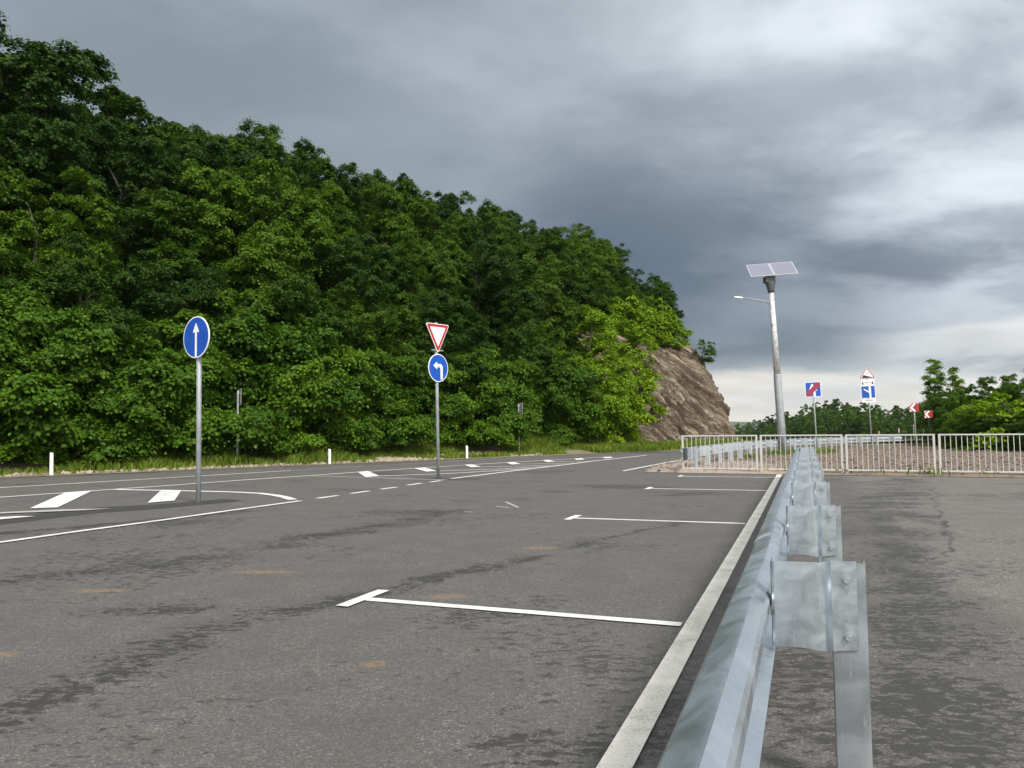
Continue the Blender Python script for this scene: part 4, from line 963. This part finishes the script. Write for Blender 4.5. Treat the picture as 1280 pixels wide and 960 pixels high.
p = part('distance_plate', rounded(sq(zc, (z1 - z0) / 2, .36), .02), -.062, -.046, 'white', r); text('legend', '1000м', 0.16, 0, zc, -.0625, 'black', p)
brackets(r, [zc, g(490), g(470)])
# chevron signs round the bend
for i, (px, yc, d, w, pmat, lab) in enumerate([(1143, 509.5, 54, .60, 'pole', 'nearest red and white chevron sign, left of the pointed trees'), (1160.5, 518, 60, .58, 'bark', 'second red chevron sign, on a brown pole in front of the pointed trees'), (1153, 525, 98, .5, 'pole', 'small far chevron sign between the two near ones'),
                          (1140.5, 533, 112, .6, 'pole', 'far chevron sign below the nearest one'), (1122, 538, 140, .7, 'pole', 'far chevron sign halfway to the steep hill sign'), (1097, 541, 165, .7, 'pole', 'farthest chevron sign, right of the steep hill sign pole')]):
    x, y = at_d(px, d); zc = H + (535.2 - (px - 990) * 0.0088 - yc) * d / F; zg = float(drop(x, y)) - 0.1
    r = root('chevron_sign', (x, y, zg), rad(-20 + 68 * (i > 1)), rad(-1), lab, 'road sign', 'chevron signs around the bend')
    h = zc - zg; pole(r, h + .25, .04, 8, pmat)
    p = part('panel', rounded(sq(h, w / 2), .03), -.062, -.046, 'red', r)
    a = w / 2 * .96
    part('chevron', [(-a, h), (-.05 * w, h + a), (.22 * w, h + a), (-.16 * w, h), (.22 * w, h - a), (-.05 * w, h - a)], -.0645, -.0622, 'white', p)
    for s in (1, -1): part('corner', [(-a, h + s * .18 * w), (-a, h + s * a), (-.22 * w, h + s * a)], -.0645, -.0622, 'white', p)

# ------------------------------------------------------------------ solar street lamp
lx, ly = 12.02, 33.9
r = root('street_lamp', (lx, ly, 0.02), 0, rad(-2.5), 'tall solar street lamp with two panels on top beside the far crash barrier', 'street lamp')
bm = bmesh.new(); tube(bm, [(0, 0, 0.0), (0, 0, 1.6), (0, 0, 3.55), (0, 0, 3.6)], [.19, .176, .164, .150], 16); from_bm('lower_pole', bm, 'pole', r)
bm = bmesh.new(); tube(bm, [(0, 0, 3.6), (0, 0, 5.6), (0, 0, 7.35)], [.147, .13, .11], 16); from_bm('upper_pole', bm, 'mast', r)
bm = bmesh.new(); box(bm, (-.33, -.33, -.1), (.33, .33, .05), .01)
for sx in (-1, 1):
    for sy in (-1, 1): tube(bm, [(sx * .25, sy * .25, .04), (sx * .25, sy * .25, .13)], [.025, .025], 8)
from_bm('base_flange', bm, 'pole', r)
bm = bmesh.new(); tube(bm, [(0, 0, 7.3), (0, 0, 7.42), (0, 0, 7.70), (0, 0, 7.74)], [.14, .15, .22, .22], 14); box(bm, (-.27, -.18, 7.74), (.18, .18, 8.02), .03); from_bm('panel_mount', bm, 'dark', r)
TI = rad(37); T2 = Matrix.Translation((0.08, -0.36, 7.99)) @ Matrix.Rotation(rad(-7), 4, 'Z') @ Matrix.Rotation(TI, 4, 'X')
for sx, lab in ((-1, 'left solar panel'), (1, 'right solar panel')):
    bm = bmesh.new(); x0, x1 = (-1.02, -.01) if sx < 0 else (.01, 1.02)
    box(bm, (x0, 0, 0), (x1, 1.22, .035), .004); f = from_bm('solar_panel', bm, 'alu', r); f.matrix_local = T2
    bm = bmesh.new(); box(bm, (x0 + .03, .03, .034), (x1 - .03, 1.19, .0375)); from_bm('cells', bm, 'cells', f)
bm = bmesh.new(); tube(bm, [(-.10, 0, 6.86), (-.55, 0, 6.97), (-1.42, 0, 7.13)], [.035, .03, .028], 10); tube(bm, [(-.12, 0, 6.77), (-.55, 0, 6.94)], [.015, .015], 8); from_bm('lamp_arm', bm, 'pole', r)
bm = bmesh.new(); box(bm, (-.19, -.085, -.035), (.19, .085, .035), .02); o = from_bm('lamp_head', bm, 'white', r); o.location = (-1.5, 0, 7.145); o.rotation_euler = (0, rad(10), 0)

# ------------------------------------------------------------------ the air between here and the far ridge
HAZE = 0.00008
if HAZE:
    m = bpy.data.materials.new('thin_haze'); m.use_nodes = True; nt = m.node_tree; nt.nodes.remove(nt.nodes['Principled BSDF'])
    v = nt.nodes.new('ShaderNodeVolumePrincipled'); v.inputs['Color'].default_value = (0.86, 0.92, 1.0, 1); v.inputs['Density'].default_value = HAZE
    nt.links.new(v.outputs[0], nt.nodes['Material Output'].inputs['Volume']); MAT['haze'] = m
    bm = bmesh.new(); box(bm, (-3400, -3400, -9.0), (3400, 3400, 75.0)); tag(from_bm('haze', bm, 'haze'), 'thin haze that pales the ridge far behind the rock cutting', 'haze', kind='stuff')

# ------------------------------------------------------------------ sky, sun, view
SUN_EL, SUN_AZ = rad(46), rad(145)       # from behind the camera, over the right shoulder (azimuth clockwise from +Y)
w = bpy.data.worlds.new('World'); sc_ = bpy.context.scene; sc_.world = w; w.use_nodes = True
nt = w.node_tree; k = N(nt); bg = nt.nodes['Background']
sky = k.n('ShaderNodeTexSky'); sky.sky_type = 'NISHITA'; sky.sun_disc = False; sky.sun_elevation = SUN_EL; sky.sun_rotation = SUN_AZ
tc = k.n('ShaderNodeTexCoord'); D = tc.outputs['Generated']; dx, dy, dz = k.xyz(D)
zz = k.m('ADD', k.m('MAXIMUM', dz, 0.0), 0.24)
cmb = k.n('ShaderNodeCombineXYZ'); k.put(cmb.inputs[0], k.m('DIVIDE', dx, zz)); k.put(cmb.inputs[1], k.m('DIVIDE', dy, zz)); k.put(cmb.inputs[2], 3.7)
Q = cmb.outputs[0]
big = k.noise(k.map(Q, rot=(0, 0, 0.25), scale=(0.55, 1.0, 1)), 1.1, 4, 0.5, 0.3); med = k.noise(k.map(Q, rot=(0, 0, 0.2), scale=(0.75, 1.0, 1)), 3.0, 6, 0.55, 0.3)
soft = k.noise(k.map(Q, loc=(4, 2, 0), scale=(0.8, 1, 1)), 2.0, 5, 0.52)
e = k.m('ADD', dz, k.m('ADD', k.m('MULTIPLY', k.m('SUBTRACT', big, 0.5), 0.07), k.m('MULTIPLY', k.m('SUBTRACT', med, 0.5), 0.045)))
az_ = k.m('DIVIDE', dx, k.m('MAXIMUM', dy, 0.05))
col = k.ramp(e, [(0.0, (.80, .75, .67)), (0.058, (.80, .76, .70)), (0.071, (.26, .30, .34)), (0.092, (.088, .122, .165)), (0.20, (.080, .112, .152)), (0.27, (.16, .195, .235)), (0.34, (.28, .32, .36)), (0.50, (.36, .40, .44)), (0.75, (.62, .66, .70)), (1.0, (.72, .75, .78))])
def lobe(px, py, c0, c1):
    v = (fw + cr_ * ((px - 640) / F) + cu_ * ((480 - py) / F)).normalized()
    return k.mr(k.v('DOT_PRODUCT', D, tuple(v)), math.cos(rad(c0)), math.cos(rad(c1)))
br = k.m('MULTIPLY', lobe(1210, 40, 27, 5), k.mr(k.m('ADD', soft, k.m('MULTIPLY', k.m('SUBTRACT', med, .5), .5)), 0.30, 0.62, 0.25, 1))
col = k.mix(k.m('MULTIPLY', br, 0.85), col, (.86, .91, .97))
e2 = k.m('ADD', dz, k.m('ADD', k.m('MULTIPLY', k.m('SUBTRACT', med, 0.5), 0.07), k.m('MULTIPLY', k.m('SUBTRACT', soft, 0.5), 0.06)))
e2 = k.m('ADD', e2, k.m('MULTIPLY', k.m('SUBTRACT', az_, 0.56), -0.07))
br = k.m('MULTIPLY', k.m('MULTIPLY', k.mr(e2, 0.05, 0.078), k.mr(e2, 0.128, 0.108)), k.mr(az_, 0.40, 0.56)); col = k.mix(k.m('MULTIPLY', br, 0.9), col, (.74, .75, .76))
br = k.m('MULTIPLY', k.m('MULTIPLY', k.mr(e2, 0.16, 0.20), k.mr(e2, 0.235, 0.205)), k.mr(az_, 0.48, 0.64)); col = k.mix(k.m('MULTIPLY', br, 0.6), col, (.50, .56, .62))
br = k.m('MULTIPLY', lobe(740, 170, 20, 2), k.mr(soft, 0.36, 0.62)); col = k.mix(k.m('MULTIPLY', br, 0.32), col, (.52, .58, .63))
dk = k.m('MULTIPLY', lobe(520, 130, 26, 3), k.mr(soft, 0.60, 0.36)); col = k.mix(k.m('MULTIPLY', dk, 0.25), col, (.18, .215, .24)); col = k.mix(k.m('MULTIPLY', k.m('MULTIPLY', k.mr(az_, 0.1, -0.4), k.mr(dy, 0.0, 0.3)), 0.75), col, (.235, .28, .30))
col = k.mix(k.mr(med, 0.3, 0.72, 0.3, 0), col, (.12, .15, .185)); col = k.mix(k.mr(soft, 0.5, 0.72, 0, 0.35), col, (.50, .56, .62))
dk = k.m('MULTIPLY', lobe(880, 400, 17, 4), k.mr(dz, 0.085, 0.12)); col = k.mix(k.m('MULTIPLY', dk, 0.55), col, (.078, .110, .150))
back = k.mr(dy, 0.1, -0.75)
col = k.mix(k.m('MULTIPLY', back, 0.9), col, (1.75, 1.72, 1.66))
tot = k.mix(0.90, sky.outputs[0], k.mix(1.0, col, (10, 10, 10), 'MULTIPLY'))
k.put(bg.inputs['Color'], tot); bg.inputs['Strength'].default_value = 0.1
sun = bpy.data.lights.new('sun', 'SUN'); so = bpy.data.objects.new('sun', sun); COL.objects.link(so)
sun.energy = 3.4; sun.angle = rad(12); sun.color = (1.0, 0.95, 0.87)
sd = Vector((math.sin(SUN_AZ) * math.cos(SUN_EL), math.cos(SUN_AZ) * math.cos(SUN_EL), math.sin(SUN_EL)))
so.rotation_euler = sd.to_track_quat('Z', 'Y').to_euler(); so.location = (20, -20, 30)
vs = sc_.view_settings; sc_.display_settings.display_device = 'sRGB'; vs.view_transform = 'Standard'; vs.look = 'None'; vs.exposure = 0.28; vs.gamma = 1.0; vs.use_curve_mapping = False
sc_.cycles.max_bounces = 6; sc_.cycles.diffuse_bounces = 3; sc_.cycles.glossy_bounces = 3; sc_.cycles.transmission_bounces = 3; sc_.cycles.use_denoising = True
